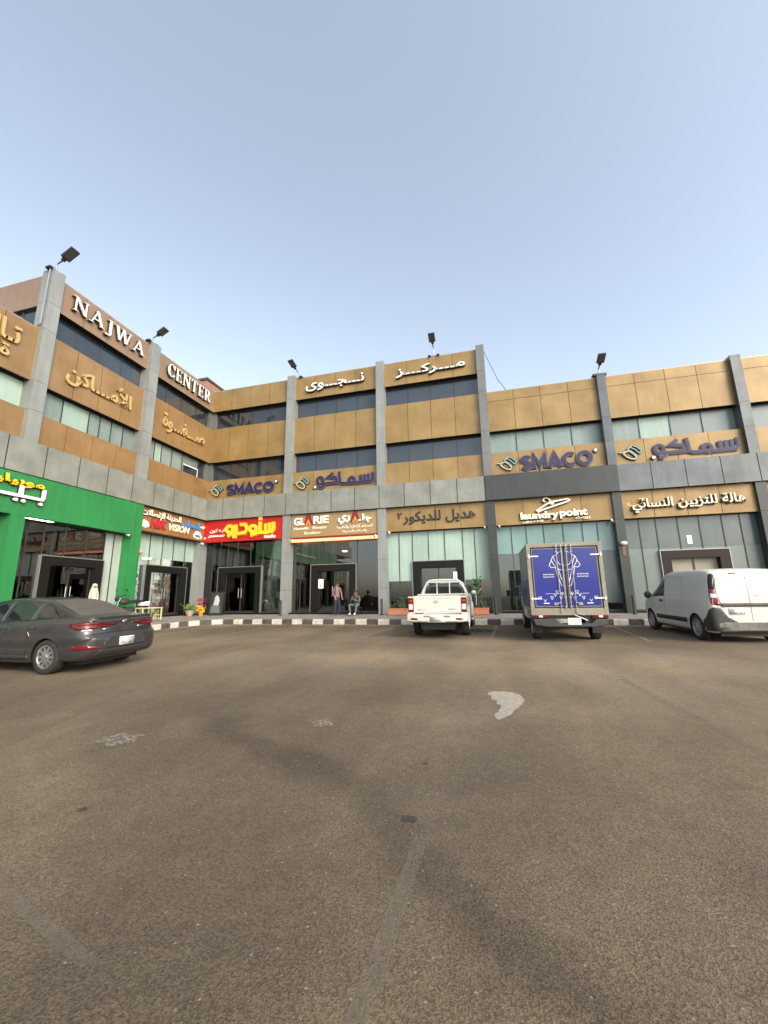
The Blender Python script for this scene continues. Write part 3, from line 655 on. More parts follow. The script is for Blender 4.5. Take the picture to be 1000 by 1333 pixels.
# serif letters drawn as strokes; a unit box 1 wide, 1 high
def serif(ch):
    """list of polygons for one roman capital, x 0..w, z 0..1"""
    Tn, Tk, S = .06, .135, .04
    def bar(x0, z0, x1, z1, wd): return [(x0-wd/2, z0), (x0+wd/2, z0), (x1+wd/2, z1), (x1-wd/2, z1)]
    def slab(x, z, wd): return [(x-wd/2, z), (x+wd/2, z), (x+wd/2, z+S), (x-wd/2, z+S)]
    def arc(cx, cz, rx, rz, a0, a1, t0, t1, n=14):
        P = []; Q = []
        for k in range(n+1):
            a = R(a0+(a1-a0)*k/n); t = t0+(t1-t0)*abs(cos(a)); P.append((cx+rx*cos(a), cz+rz*sin(a))); Q.append((cx+(rx-t)*cos(a), cz+(rz-max(.05, t*.45))*sin(a)))
        return [[P[k], P[k+1], Q[k+1], Q[k]] for k in range(n)]
    if ch == 'N': return .9, [bar(.16, 0, .16, 1, Tn), bar(.76, 0, .76, 1, Tn), bar(.17, 1, .76, 0, Tk+.03), slab(.16, 0, .26), slab(.76, 1-S, .26), slab(.08, 1-S, .2)]
    if ch == 'A': return .92, [bar(.12, 0, .47, 1, Tn), bar(.80, 0, .45, 1, Tk), bar(.22, .33, .70, .33, .0), [(.2, .3), (.72, .3), (.70, .36), (.22, .36)], slab(.12, 0, .26), slab(.80, 0, .28)]
    if ch == 'J': return .5, [bar(.32, .05, .32, 1, Tk), slab(.32, 1-S, .34)] + arc(.12, .05, .285, .28, -90, 0, .05, .13, 8) + [[(.02, -.23), (.14, -.23), (.14, -.12), (.02, -.12)]]
    if ch == 'W': return 1.25, [bar(.15, 1, .38, 0, Tk), bar(.62, 1, .40, 0, Tn), bar(.62, 1, .86, 0, Tk), bar(1.12, 1, .88, 0, Tn), slab(.13, 1-S, .27), slab(.62, 1-S, .24), slab(1.12, 1-S, .24)]
    if ch == 'C': return .8, arc(.45, .5, .38, .52, 42, 318, .05, .18, 22) + [[(.70, .68), (.76, .68), (.76, .98), (.72, .98)], [(.70, .12), (.76, .04), (.78, .25), (.75, .25)]]
    if ch == 'E': return .72, [bar(.20, 0, .20, 1, Tk), [(.1, 1-S), (.64, 1-S), (.64, 1), (.1, 1)], [(.1, 0), (.66, 0), (.66, S), (.1, S)], [(.2, .49), (.5, .49), (.5, .53), (.2, .53)], [(.60, .80), (.645, .80), (.645, 1), (.615, 1)], [(.62, 0), (.67, 0), (.685, .22), (.65, .22)], [(.47, .40), (.51, .40), (.51, .62), (.47, .62)]]
    if ch == 'T': return .78, [bar(.39, 0, .39, 1, Tk), slab(.39, 0, .32), [(.05, 1-S), (.73, 1-S), (.73, 1), (.05, 1)], [(.03, .78), (.06, .78), (.10, 1), (.05, 1)], [(.72, .78), (.75, .78), (.73, 1), (.68, 1)]]
    if ch == 'R': return .86, [bar(.20, 0, .20, 1, Tk), slab(.20, 0, .32), slab(.14, 1-S, .2), [(.2, 1-S), (.42, 1-S), (.42, 1), (.2, 1)], [(.2, .46), (.42, .46), (.42, .50), (.2, .50)], bar(.40, .48, .72, 0, Tk), slab(.76, 0, .2)] + arc(.40, .73, .28, .27, -90, 90, .05, .16, 12)
    return .5, []
def serif_word(root, word, tf, s0, s1, z0, z1, m):
    L_ = [serif(c) for c in word]; tot = sum(a for a, b in L_)+.12*(len(word)-1); k = (s1-s0)/tot; x = s0
    for a, P in L_:
        mb = MB(tf)
        for i, p in enumerate(P):
            if len(set(p)) < 4: continue
            q = [(x+u*k, z0+v*(z1-z0)) for u, v in p]; mb.prism(q, .10, .15+.0006*i, 0)
            c = (sum(t[0] for t in q)/4, sum(t[1] for t in q)/4)
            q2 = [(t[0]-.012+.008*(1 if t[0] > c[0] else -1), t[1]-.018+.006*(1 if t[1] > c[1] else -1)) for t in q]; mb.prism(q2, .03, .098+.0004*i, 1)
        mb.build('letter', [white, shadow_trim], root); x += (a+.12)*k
S1 = sign('centre_name_sign', WL, 0, 0, 'large white serif letters NAJWA on the brown parapet left of the pillar')
serif_word(S1, 'NAJWA', WL, -8.85, -5.36, 13.0, 13.62, white)
S2 = sign('centre_name_sign', WL, 0, 0, 'large white serif letters CENTER on the brown parapet beside the corner')
serif_word(S2, 'CENTER', WL, -3.86, -.50, 12.93, 13.62, white)
def ar_white(root, word, s0, s1, z0, z1, off=.012):
    txt(root, word, WF, (s0+s1)/2, (z0+z1)/2, s1-s0, z1-z0, white, .09, .15, offset=off, ar=True)
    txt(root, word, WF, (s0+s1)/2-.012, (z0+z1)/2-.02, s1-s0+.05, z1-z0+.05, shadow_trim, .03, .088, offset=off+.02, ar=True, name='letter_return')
S3 = sign('centre_name_sign', WF, 0, 0, 'white Arabic word on the gold parapet of the bay right of the corner bay')
ar_white(S3, 'نـــجـــوى', 6.15, 9.6, 12.92, 13.58)
S4 = sign('centre_name_sign', WF, 0, 0, 'white Arabic word on the gold parapet of the bay under the middle roof light')
ar_white(S4, 'مـــركـــز', 11.4, 15.05, 12.92, 13.52)
# gold lettering on the left wing band
S5 = sign('gold_word_sign', WL, 0, 0, 'pale gold Arabic word on the band under the NAJWA letters')
txt(S5, 'الأمـــاكن', WL, -7.15, 10.38, 3.0, 1.0, goldlet, .02, .09, offset=.022, ar=True)
S6 = sign('gold_word_sign', WL, 0, 0, 'pale gold Arabic word on the band under the CENTER letters')
txt(S6, 'صـــفـــوة', WL, -2.2, 10.42, 3.1, .98, goldlet, .02, .09, offset=.022, ar=True)
S7 = sign('gold_word_sign', WL, 0, 0, 'two lines of pale gold Arabic lettering on the low wing at the left edge')
txt(S7, 'تـالخدمات', WL, -11.9, 10.75, 3.1, .78, goldlet, .02, .09, offset=.022, ar=True)
txt(S7, 'ةالســريعة', WL, -12.1, 9.95, 3.0, .62, goldlet, .02, .09, offset=.022, ar=True)

def leaf_logo(root, s, z, sz):
    """tilted badge: a rounded loop with three slanting leaf strokes, pale faces and black returns"""
    q = lambda *P: [(s+(x-122)/200*sz, z+(172-y)/150*sz*.78+(x-122)*.0006) for x, y in P]
    shapes = [(q((58, 168), (78, 146), (112, 150), (140, 180), (166, 214), (150, 236), (120, 226), (82, 200)), .055, 0, 1), (q((22, 146), (60, 152), (92, 150)), .045, 0, 0),
              (q((96, 130), (132, 160), (172, 206)), .045, 1, 0), (q((118, 112), (156, 140), (196, 190)), .045, 1, 0), (q((138, 98), (176, 122), (216, 168), (196, 190)), .05, 1, 0), (q((96, 130), (138, 98)), .04, 0, 0)]
    a = MB(WF); b = MB(WF)
    for i, (p, wd, c, cl) in enumerate(shapes):
        a.ribbon(p, wd*sz*1.1, .07, .095+.002*i, c, closed=bool(cl)); b.ribbon(p, wd*sz*2.2, .025, .068+.001*i, closed=bool(cl))
    a.build('logo', [mat('pale_badge', (.40, .40, .27), .4), mat('pale_teal_letter', (.20, .32, .29), .4)], root); b.build('logo_backing', shadow_trim, root)
def arcp(cx, cy, rx, ry, a0, a1, n=12): return [(cx+rx*cos(R(a0+(a1-a0)*k/n)), cy+ry*sin(R(a0+(a1-a0)*k/n))) for k in range(n+1)]
FAT = {'S': (.68, [(arcp(.35, .74, .24, .17, 25, 270, 10)+arcp(.34, .29, .26, .20, 80, -155, 10), 0)]), 'M': (.96, [([(.12, 0), (.17, .90), (.48, .22), (.79, .90), (.84, 0)], 0)]),
       'A': (.86, [([(.08, 0), (.43, .92), (.78, 0)], 0), ([(.22, .28), (.64, .28)], 0)]), 'C': (.82, [(arcp(.46, .47, .34, .40, 48, 312, 16), 0)]), 'O': (.96, [(arcp(.48, .47, .37, .40, 0, 345, 23), 1)])}
def fat_letters(root, word, tf, s0, s1, z0, z1, wd=.155):
    tot = sum(FAT[c][0] for c in word); k = (s1-s0)/tot; x = s0; h = z1-z0
    for c in word:
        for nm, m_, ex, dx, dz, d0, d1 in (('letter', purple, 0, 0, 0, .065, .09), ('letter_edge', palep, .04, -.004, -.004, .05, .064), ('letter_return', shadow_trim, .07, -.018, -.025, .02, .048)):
            mb = MB(tf)
            for j, (P, cl) in enumerate(FAT[c][1]): mb.ribbon([(x+a*k+dx, z0+.03+b*h*.95+dz) for a, b in P], wd+ex, d0, d1+.001*j, closed=bool(cl))
            o = mb.build(nm, m_, root if nm == 'letter' else base)
            if nm == 'letter': base = o
        x += FAT[c][0]*k
def smaco(s0, s1, z0, z1, ar, label, lx):
    r = sign('smaco_sign', WF, 0, 0, label, 'purple shop name signs on the first floor band')
    leaf_logo(r, lx, (z0+z1)/2+.02, .92)
    if ar:
        g_ = lambda x, y: (s0+(x-300)/660*(s1-s0), z0+(222-(x-300)*.09-y)*.0062)
        ST = [([(948, 62), (950, 122), (925, 140), (740, 158), (600, 168), (572, 160), (562, 66)], 0), ([(900, 78), (902, 135)], 0), ([(856, 84), (858, 140)], 0), ([(812, 88), (814, 146)], 0), (arcp(712, 138, 34, 26, 0, 345, 15), 1),
              ([(488, 78), (432, 116), (520, 118), (540, 160), (400, 176), (380, 176)], 0), (arcp(338, 152, 36, 32, 0, 345, 15), 1), ([(374, 160), (384, 190), (352, 212), (322, 212)], 0)]
        for nm, m_, ex, dx, dz, d0, d1 in (('lettering', purple, 0, 0, 0, .065, .09), ('letter_edge', palep, .04, -.004, -.004, .05, .064), ('letter_return', shadow_trim, .07, -.018, -.025, .02, .048)):
            mb = MB(WF)
            for j, (P, cl) in enumerate(ST): mb.ribbon([(g_(*p)[0]+dx, g_(*p)[1]+dz) for p in P], .125+ex, d0, d1+.0008*j, closed=bool(cl))
            mb.build(nm, m_, r)
        cx, cz = s0-.10, z0+.06
    else:
        fat_letters(r, 'SMACO', WF, s0, s1-.14, z0, z1)
        cx, cz = s1-.0, z1-.06
    n = 14; m = MB(WF); m.prism([(cx+.08*cos(2*pi*k/n), cz+.08*sin(2*pi*k/n)) for k in range(n)], .05, .12); m.build('round_mark', cream, r)
    m = MB(WF); m.ribbon([(cx+.085*cos(2*pi*k/n), cz+.085*sin(2*pi*k/n)) for k in range(n)], .025, .04, .125, closed=True); m.build('round_mark_rim', purple, r)
smaco(1.36, 4.5, 7.29, 7.88, False, 'purple SMACO letters with leaf badge on the band above the red studio sign', .62)
smaco(6.95, 10.1, 7.22, 7.86, True, 'purple Arabic shop name with leaf badge on the band above the lift showroom', 6.02)
smaco(17.35, 20.6, 7.22, 7.93, False, 'purple SMACO letters with leaf badge on the band above the laundry sign', 16.72)
smaco(22.95, 26.1, 7.22, 7.88, True, 'purple Arabic shop name with leaf badge on the band above the salon sign', 22.0)

# green shop sign
g = sign('furniture_shop_sign', WL, 0, 0, 'yellow and white Arabic lettering on the green fascia of the left shop')
txt(g, 'موبيليات', WL, -10.15, 5.53, 2.4, .36, yellow, .28, .34, offset=.022, ar=True)
txt(g, 'موبيليات', WL, -10.15, 5.51, 2.44, .40, shadow_trim, .228, .275, offset=.032, ar=True, name='letter_return')
for m_, dd, ex in ((white, (.27, .35), 0), (shadow_trim, (.228, .268), .05)):
    q = MB(WL); q.ribbon([(-14, 5.02), (-8.97, 5.04), (-8.93, 5.10), (-8.93, 5.42)], .10+ex, dd[0], dd[1]); q.ribbon([(-9.66, 5.06), (-9.66, 5.40)], .115+ex, dd[0], dd[1]-.002)
    for cx in (-9.80, -9.56, -9.0): q.prism([(cx+(.06+ex/2)*cos(2*pi*k/16), 4.88+(.055+ex/2)*sin(2*pi*k/16)) for k in range(16)], dd[0], dd[1]-.001)
    q.build('lettering' if ex == 0 else 'letter_return', m_, g)

# electronics sign
g = sign('electronics_shop_sign', WL, 0, 0, 'brown sign board with white and blue Arabic above red and white VISION lettering')
brownboard = mat('brown_sign_board', (.27, .13, .045), .4, .1, var=.1)
mb = MB(WL); mb.box(-4.45, -.05, .022, .07, 4.68, 5.80); bevel(mb.build('sign_board', brownboard, g), .01)
mb = MB(WL); mb.box(-4.45, -.05, .02, .16, 4.62, 4.675); mb.build('sign_ledge', darkbrown, g)
txt(g, 'الحديثة للإتصالات', WL, -3.22, 5.52, 2.5, .44, cream, .10, .14, offset=.02, ar=True)
txt(g, 'الحديثة للإتصالات', WL, -3.24, 5.50, 2.54, .48, shadow_trim, .072, .098, offset=.05, ar=True, name='letter_return')
txt(g, 'انسياب', WL, -1.25, 5.42, 1.35, .46, blue, .10, .14, offset=.03, ar=True)
txt(g, 'HIK', WL, -3.4, 5.12, 1.1, .44, redlet, .09, .13, offset=.06, shear=.25)
txt(g, 'VISION', WL, -2.02, 5.10, 1.45, .36, cream, .09, .13, offset=.02, shear=.25)
def cloud(root, s, z, sc, m, tf=WL, d=.09):
    a = MB(tf)
    for i, (x, y, r_) in enumerate(((-.3, -.1, .22), (-.08, .12, .25), (.2, .05, .24), (.38, -.12, .18), (.05, -.15, .24))):
        a.prism([(s+(x+r_*cos(2*pi*k/16))*sc, z+(y+r_*sin(2*pi*k/16))*sc) for k in range(16)], .072, d+.001*i)
    a.build('logo', m, root)
cloud(g, -.62, 4.98, .62, white); txt(g, 'stc', WL, -.62, 4.93, .42, .16, teal, .10, .12, offset=.06)
cloud(g, -4.2, 5.02, .5, white)
mb = MB(WL); mb.prism([(-.42, 5.50), (-.08, 5.52), (-.2, 5.36), (-.46, 5.40)], .09, .13); mb.build('logo', white, g)

# studio sign
g = sign('studio_sign', WF, 0, 0, 'red sign board with fat yellow Arabic letters above the studio windows')
mb = MB(WF); mb.box(.06, 4.98, .022, .09, 4.60, 5.83); bevel(mb.build('sign_board', red, g), .01)
def sg(x, y):
    px = 260+x/8.7; py = 665+y/8.7; f = (px-265)/103; yt = 680-8*f; yb = 706.5-4.5*f; return (f*4.95, 4.6+(yb-py)/(yb-yt)*1.22)
ST = [([(852, 128), (856, 205), (838, 236), (800, 246), (690, 250), (648, 254)], 0), ([(814, 138), (816, 236)], 0), ([(768, 146), (770, 240)], 0), ([(706, 128), (708, 244)], 0), (arcp(630, 205, 38, 34, 0, 345, 14), 1), ([(664, 215), (660, 262), (606, 280)], 0), ([(690, 92), (728, 89)], 0),
      ([(482, 158), (540, 158), (566, 205), (540, 250), (440, 262), (432, 160)], 0), (arcp(366, 212, 38, 36, 0, 345, 14), 1), ([(402, 222), (398, 262), (345, 290)], 0), ([(404, 296), (448, 290)], 0)]
for nm, m_, ex, d0, d1 in (('lettering', yellow, 0, .13, .19), ('letter_return', orange, .06, .092, .128)):
    mb = MB(WF)
    for j, (P, cl) in enumerate(ST): mb.ribbon([(sg(*p)[0]-(.015 if ex else 0), sg(*p)[1]-(.02 if ex else 0)) for p in P], .175+ex, d0, d1+.0008*j, closed=bool(cl))
    mb.build(nm, m_, g)
txt(g, 'ايـه كون', WF, .95, 5.24, .95, .26, cream, .10, .12, offset=.02, ar=True)
txt(g, 'JOMAN-ART', WF, .93, 4.93, 1.1, .15, white, .10, .12, offset=.04, shear=.3)
txt(g, 'Studio', WF, 4.25, 4.78, .7, .19, white, .10, .12, offset=.04)
mb = MB(WF); mb.prism([(.16+.06*cos(k*pi/6), 4.86+.06*sin(k*pi/6)) for k in range(12)], .092, .11); mb.build('logo', cream, g)

# lift showroom sign
g = sign('lift_showroom_sign', WF, 0, 0, 'tan sign with white GLARIE lettering and red peaks above an orange lit strip')
mb = MB(WF); mb.box(5.50, 10.28, .022, .08, 4.62, 5.84); bevel(mb.build('sign_board', mat('tan_sign_board', (.33, .225, .10), .4, .1, var=.06), g), .008)
mb = MB(WF); mb.box(5.50, 10.28, .022, .15, 4.50, 4.615); mb.build('red_strip', maroon, g)
mb = MB(WF); mb.box(5.50, 10.28, .022, .17, 4.36, 4.498); mb.build('lit_strip', orange_lit, g)
txt(g, 'GL', WF, 5.98, 5.46, .62, .42, white, .10, .14, offset=.03); txt(g, 'RIE', WF, 7.22, 5.49, .86, .42, white, .10, .14, offset=.03)
def peak(s, z, k=1.):
    a = MB(WF); a.prism([(s-.26*k, z-.2*k), (s-.1*k, z+.33*k), (s+.1*k, z+.33*k), (s+.26*k, z-.2*k), (s+.1*k, z-.2*k), (s, z+.08*k), (s-.1*k, z-.2*k)], .10, .13, 0); a.ribbon([(s-.13*k, z-.24*k), (s, z+.02*k), (s+.13*k, z-.24*k)], .07*k, .10, .137, 1)
    a.build('logo', [maroon, orange], g)
peak(6.50, 5.47); peak(9.10, 5.47)
txt(g, 'Homelift · Elevator', WF, 6.6, 5.09, 1.9, .15, cream, .085, .10, offset=.02); txt(g, 'Escalator', WF, 6.75, 4.83, .95, .14, cream, .085, .10, offset=.02)
txt(g, 'جلـ', WF, 9.62, 5.43, .72, .44, white, .10, .14, offset=.04, ar=True); txt(g, 'ري', WF, 8.5, 5.40, .66, .50, white, .10, .14, offset=.04, ar=True)
txt(g, 'للمصاعد الداخلية والخارجية', WF, 9.05, 5.02, 1.95, .20, cream, .085, .10, offset=.02, ar=True); txt(g, 'والسلالم المتحركة', WF, 9.05, 4.78, 1.35, .19, cream, .085, .10, offset=.02, ar=True)
# decor sign
g = sign('decor_shop_sign', WF, 0, 0, 'dark brown Arabic lettering on gold panels behind the white pickup')
txt(g, 'هديل للديكور', WF, 13.35, 5.28, 3.55, .66, shadow_trim, .025, .06, offset=.022, ar=True); txt(g, '٢', WF, 11.42, 5.42, .24, .32, shadow_trim, .025, .06, offset=.02)
# laundry sign
g = sign('laundry_sign', WF, 0, 0, 'cream laundry point lettering under a clothes hanger outline above the truck')
txt(g, 'laundry', WF, 17.95, 4.98, 1.65, .42, cream, .08, .14, offset=.045); txt(g, 'point', WF, 19.38, 5.02, 1.15, .42, cream, .08, .14, offset=.045)
txt(g, 'laundry', WF, 17.93, 4.95, 1.68, .45, darkbrown, .03, .078, offset=.06, name='letter_return'); txt(g, 'point', WF, 19.36, 4.99, 1.18, .45, darkbrown, .03, .078, offset=.06, name='letter_return')
txt(g, 'لاندري', WF, 17.65, 4.74, .9, .13, cream, .08, .12, offset=.04, ar=True); txt(g, 'بوينت', WF, 19.75, 4.80, .6, .13, cream, .08, .12, offset=.04, ar=True)
hang = [(17.86, 5.24), (18.45, 5.60), (18.62, 5.62), (19.2, 5.70), (19.28, 5.64), (19.2, 5.58), (18.1, 5.26), (17.92, 5.18)]
hook = [(18.62, 5.62), (18.56, 5.50), (18.46, 5.52), (18.48, 5.62), (18.42, 5.74), (18.32, 5.80), (18.20, 5.78), (18.16, 5.68), (18.24, 5.62)]
mb = MB(WF); mb.ribbon(hang, .07, .10, .14, 0, True); mb.ribbon(hook, .06, .10, .143, 0); mb.ribbon([(a-.02, b-.03) for a, b in hang], .09, .03, .098, 1, True); mb.ribbon([(a-.02, b-.03) for a, b in hook], .08, .03, .096, 1); mb.build('logo', [cream, darkbrown], g)
# salon sign
g = sign('salon_sign', WF, 0, 0, 'cream Arabic salon lettering on gold panels above the white van')
txt(g, 'هالة للتزيين النسائي', WF, 23.82, 5.18, 4.15, .62, cream, .09, .15, offset=.013, ar=True)
txt(g, 'هالة للتزيين النسائي', WF, 23.79, 5.14, 4.2, .66, darkbrown, .03, .088, offset=.034, ar=True, name='letter_return')
txt(g, 'ئي', WF, 21.95, 5.33, .75, .42, goldlet, .021, .03, offset=.03, ar=True, name='ghost_lettering')

# ------------------------------------------------------------------ roof lights
def roof_light(base, out, label, lean=.0, h=.75, tilt=28, L_=.72):
    e = empty('roof_floodlight', base, atan2(out[1], out[0]), label, 'lamp', 'floodlights along the roof edge')
    m = MB(); m.box(-.12, .12, -.30, -.16, -.03, .06).box(-.12, .12, .16, .30, -.03, .06).box(-.05, .05, -.3, .3, .0, .03); m.build('foot', black, e)
    m = MB(); m.tube([(0, 0, 0), (0, 0, h*.75), (.06, 0, h*.95), (.28, 0, h*1.15)], .032, 8); m.build('pole', steel, e, 40)
    t = R(tilt); ux = Vector((cos(t), 0, sin(t))); uz = Vector((-sin(t), 0, cos(t))); o = Vector((.26, 0, h*1.13))
    m = MB(lambda a, b, c: tuple(o+ux*a+Vector((0, 1, 0))*b+uz*c))
    m.box(0, .14, -.07, .07, -.05, .05).box(.12, L_, -.17, .17, -.05, .045); hd = bevel(m.build('lamp_head', mat('lamp_housing', (.045, .048, .05), .45, .3), e), .02)
    m2 = MB(lambda a, b, c: tuple(o+ux*a+Vector((0, 1, 0))*b+uz*c)); m2.box(.2, L_-.05, -.14, .14, -.056, -.0515); m2.build('lens', mat('lamp_lens', (.10, .10, .10), .2), hd)
    return e
roof_light((.05, -9.62, 14.03), (1, 0), 'floodlight on top of the leftmost tall grey pillar', h=.42, L_=.70)
roof_light((.05, -4.9, 14.03), (1, 0), 'floodlight above the gap between the NAJWA and CENTER letters', h=.34, L_=.60)
roof_light((5.56, 0.05, 13.95), (-.2, -1), 'floodlight at the roof edge just right of the corner bay', h=.42, L_=.60)
roof_light((13.45, 0.05, 13.95), (0, -1), 'floodlight at the roof edge above the bay of the decor shop', h=.52, L_=.60)
roof_light((21.18, 0.05, 11.56), (.05, -1), 'floodlight on the low roof above the pillar between the laundry and salon bays', h=.35, L_=.60)

# pipe on the end pillar and wire from the tall pillar to the low roof
mb = MB(); mb.tube([(.1, -9.84, 14.05), (.12, -9.86, 13.9), (.1, -9.86, 11.6), (-.15, -9.88, 11.35), (-.1, -10.3, 11.50), (-.1, -11.2, 11.52)], .03, 6)
tag(mb.build('drain_pipe', steel), 'thin grey pipe running down the end pillar onto the low left roof', 'pipe')
pts = [(15.95, .0, 13.95), (16.1, .0, 13.5), (16.35, .02, 12.8), (16.6, .05, 12.1), (16.95, .1, 11.5)]
mb = MB(); mb.tube(pts, .014, 5); tag(mb.build('roof_wire', black), 'thin wire sagging from the top of the tall middle pillar to the low roof', 'wire')

# small security cameras under the sign boards
def cctv(tf, s, z, label):
    p = tf(s, 0, z); e = empty('security_camera', p, 0, label, 'camera', 'security cameras at the sign corners')
    tfl = (lambda a, b, c: (a, -b, c)) if tf is WF else (lambda a, b, c: (b, a, c))
    m = MB(tfl); m.box(-.03, .03, .0, .16, -.01, .03); m.build('bracket', white, e)
    m = MB(tfl); m.tube([(0, .08, -.04), (0, .30, -.10)], .045, 10); m.build('housing', white, e, 40)
    m = MB(tfl); m.tube([(0, .301, -.1003), (0, .315, -.104)], .036, 10); m.build('lens', black, e, 40)
cctv(WL, -.28, 4.60, 'white security camera at the corner end of the brown electronics sign')
cctv(WL, -5.12, 4.40, 'white security camera under the green fascia at its right end')
cctv(WF, 5.62, 4.50, 'white security camera at the left end of the orange lit strip')
cctv(WF, 10.18, 4.52, 'white security camera at the right end of the orange lit strip')
cctv(WF, 10.88, 4.62, 'white security camera left below the dark brown Arabic lettering')
cctv(WF, 15.5, 4.62, 'white security camera right below the dark brown Arabic lettering')
cctv(WF, 16.16, 4.62, 'white security camera below the left end of the laundry panel')
cctv(WF, 20.88, 4.62, 'white security camera below the right end of the laundry panel')
def wall_lamp(s, z, label):
    e = empty('wall_lamp', (s, -.17, z), 0, label, 'lamp')
    m = MB(); m.box(-.06, .06, -.02, .01, -.5, .0); m.build('bracket', mat('bronze', (.16, .10, .05), .5, .4), e)
    m = MB(); m.ell((0, -.1, .02), (.14, .12, .09), 14); m.build('lamp_shade', cream, e, 60)
wall_lamp(21.18, 3.55, 'cream lamp on a brown bracket on the pillar right of the truck')

# ------------------------------------------------------------------ pavement objects
def gzp(x, y):      # pavement height
    t = min(1, max(0, (-y)/2.25)); return .70*(1-t) + .565*t
def bollard(x, y, label):
    e = empty('bollard', (x, y, gzp(x, y)), 0, label, 'bollard', 'dark bollards in front of the pillars')
    m = MB(); m.lathe([(0, 0), (.09, 0), (.09, .03), (.05, .035), (.05, .66), (0, .66)], n=14); m.build('post', blackplastic, e, 40)
    m = MB(); m.lathe([(0, .662), (.06, .662), (.06, .70), (.035, .73), (0, .735)], n=14); m.build('cap', black, e, 40)
bollard(5.33, -.6, 'dark bollard before the pillar between the studio and the lift showroom')
bollard(10.58, -.6, 'dark bollard before the pillar left of the white pickup')
bollard(15.75, -.6, 'dark bollard before the pillar between the pickup and the truck')
bollard(21.15, -.6, 'dark bollard before the pillar between the truck and the van')

def leaves(n, fn, sz, m, name, parent):
    mb = MB()
    for i in range(n):
        p = Vector(fn()); d = Vector((random.gauss(0, 1), random.gauss(0, 1), random.gauss(.4, 1))).normalized(); q = d.orthogonal().normalized(); q = (q*random.uniform(-1, 1)+d.cross(q)*random.uniform(-1, 1)).normalized(); s = sz*random.uniform(.6, 1.3)
        mb.add([tuple(p), tuple(p+d*s*.5+q*s*.22), tuple(p+d*s), tuple(p+d*s*.5-q*s*.22)], [(0, 1, 2, 3)])
    return mb.build(name, m, parent)
def box_planter(x, y, wd, label, seed):
    random.seed(seed); e = empty('box_planter', (x, y, gzp(x, y)), 0, label, 'planter', 'terracotta box planters outside the decor shop')
    m = MB(); m.box(-wd/2, wd/2, -.16, .16, 0, .25).box(-wd/2-.02, wd/2+.02, -.18, .18, .25, .29); bevel(m.build('box', terracotta, e), .008)
    m = MB(); m.box(-wd/2+.03, wd/2-.03, -.13, .13, .285, .295); m.build('soil', mat('soil', (.06, .04, .03), .9), e)
    m = MB()
    for k in range(14):
        a = random.uniform(-wd/2+.06, wd/2-.06); b = random.uniform(-.1, .1); m.tube([(a, b, .28), (a+random.uniform(-.05, .05), b, .45), (a+random.uniform(-.12, .12), b+random.uniform(-.08, .08), random.uniform(.5, .75))], .006, 4)
    m.build('stem', leaf, e)
    leaves(70, lambda: (random.uniform(-wd/2, wd/2), random.uniform(-.13, .13), .30+abs(random.gauss(0, .10))), .09, leaf, 'foliage', e)
box_planter(11.38, -.62, .92, 'low terracotta box planter left of the white pickup', 3)
box_planter(15.02, -.62, .86, 'low terracotta box planter between the white pickup and the pillar', 4)
# green plant behind the right planter: small tree in the window
random.seed(5); e = empty('potted_tree', (14.9, -.18, .70), 0, 'slim green potted tree with a pale trunk against the window right of the pickup', 'plant')
m = MB(); m.lathe([(0, .06), (.13, .06), (.17, .36), (.15, .36), (0, .33)], n=16); m.build('pot', blackplastic, e, 40)
m = MB(); m.tube([(0, 0, .3), (.03, 0, .8), (-.02, 0, 1.2)], .016, 6); m.tube([(0.03, 0, .8), (.2, .02, 1.02), (.34, .02, 1.12)], .012, 5); m.build('trunk', mat('pale_bark', (.45, .42, .36), .7), e, 40)
leaves(140, lambda: (random.gauss(0, .13), random.gauss(0, .09), random.uniform(.85, 1.55)), .13, leaf, 'crown', e)

# bowl planter with green plant, pink flowers, yellow bunch, red extinguisher, framed portrait near the corner
random.seed(6)
e = empty('bowl_planter', (.50, -1.25, gzp(0, -1.25)), 0, 'cream bowl planter with a bushy green plant by the corner', 'planter')
m = MB(); m.lathe([(0, 0), (.10, 0), (.12, .05), (.24, .30), (.26, .33), (.23, .33), (.2, .3), (0, .28)], n=20); m.build('bowl', mat('cream_pot', (.50, .42, .32), .7, c2=(.42, .25, .18), vscale=9), e, 40)
leaves(260, lambda: (random.gauss(0, .13), random.gauss(0, .13), .32+abs(random.gauss(0, .13))), .13, mat('bright_leaf', (.10, .22, .04), .5, var=.3, vscale=8), 'foliage', e)
e = empty('flower_vase', (.72, -.75, gzp(0, -.75)), 0, 'tall stems with pink flowers behind the bowl planter', 'flowers')
m = MB(); m.lathe([(0, 0), (.09, 0), (.11, .2), (.06, .38), (0, .38)], n=14); m.build('vase', mat('brown_vase', (.18, .09, .05), .5), e, 40)
m = MB(); [m.tube([(0, 0, .36), (random.uniform(-.1, .1), random.uniform(-.1, .1), random.uniform(.62, .85))], .006, 4) for k in range(10)]; m.build('stem', leaf, e)
leaves(150, lambda: (random.gauss(0, .09), random.gauss(0, .09), random.uniform(.55, .9)), .10, mat('pink_petal', (.42, .05, .09), .5, var=.3, vscale=10), 'petals', e)
e = empty('yellow_flower_bunch', (.98, -1.0, gzp(0, -1.)), 0, 'round bunch of yellow flowers low beside the bowl planter', 'flowers')
m = MB(); m.lathe([(0, 0), (.10, 0), (.13, .18), (0, .18)], n=14); m.build('pot', mat('orange_pot', (.5, .2, .06), .6), e, 40)
leaves(260, lambda: (random.gauss(0, .09), random.gauss(0, .09), .2+abs(random.gauss(.1, .09))), .10, mat('yellow_petal', (.75, .42, .02), .5, var=.2, vscale=10), 'petals', e)
e = empty('fire_extinguisher', (.22, -1.05, gzp(0, -1.05)), 0, 'red fire extinguisher standing left of the bowl planter', 'extinguisher')
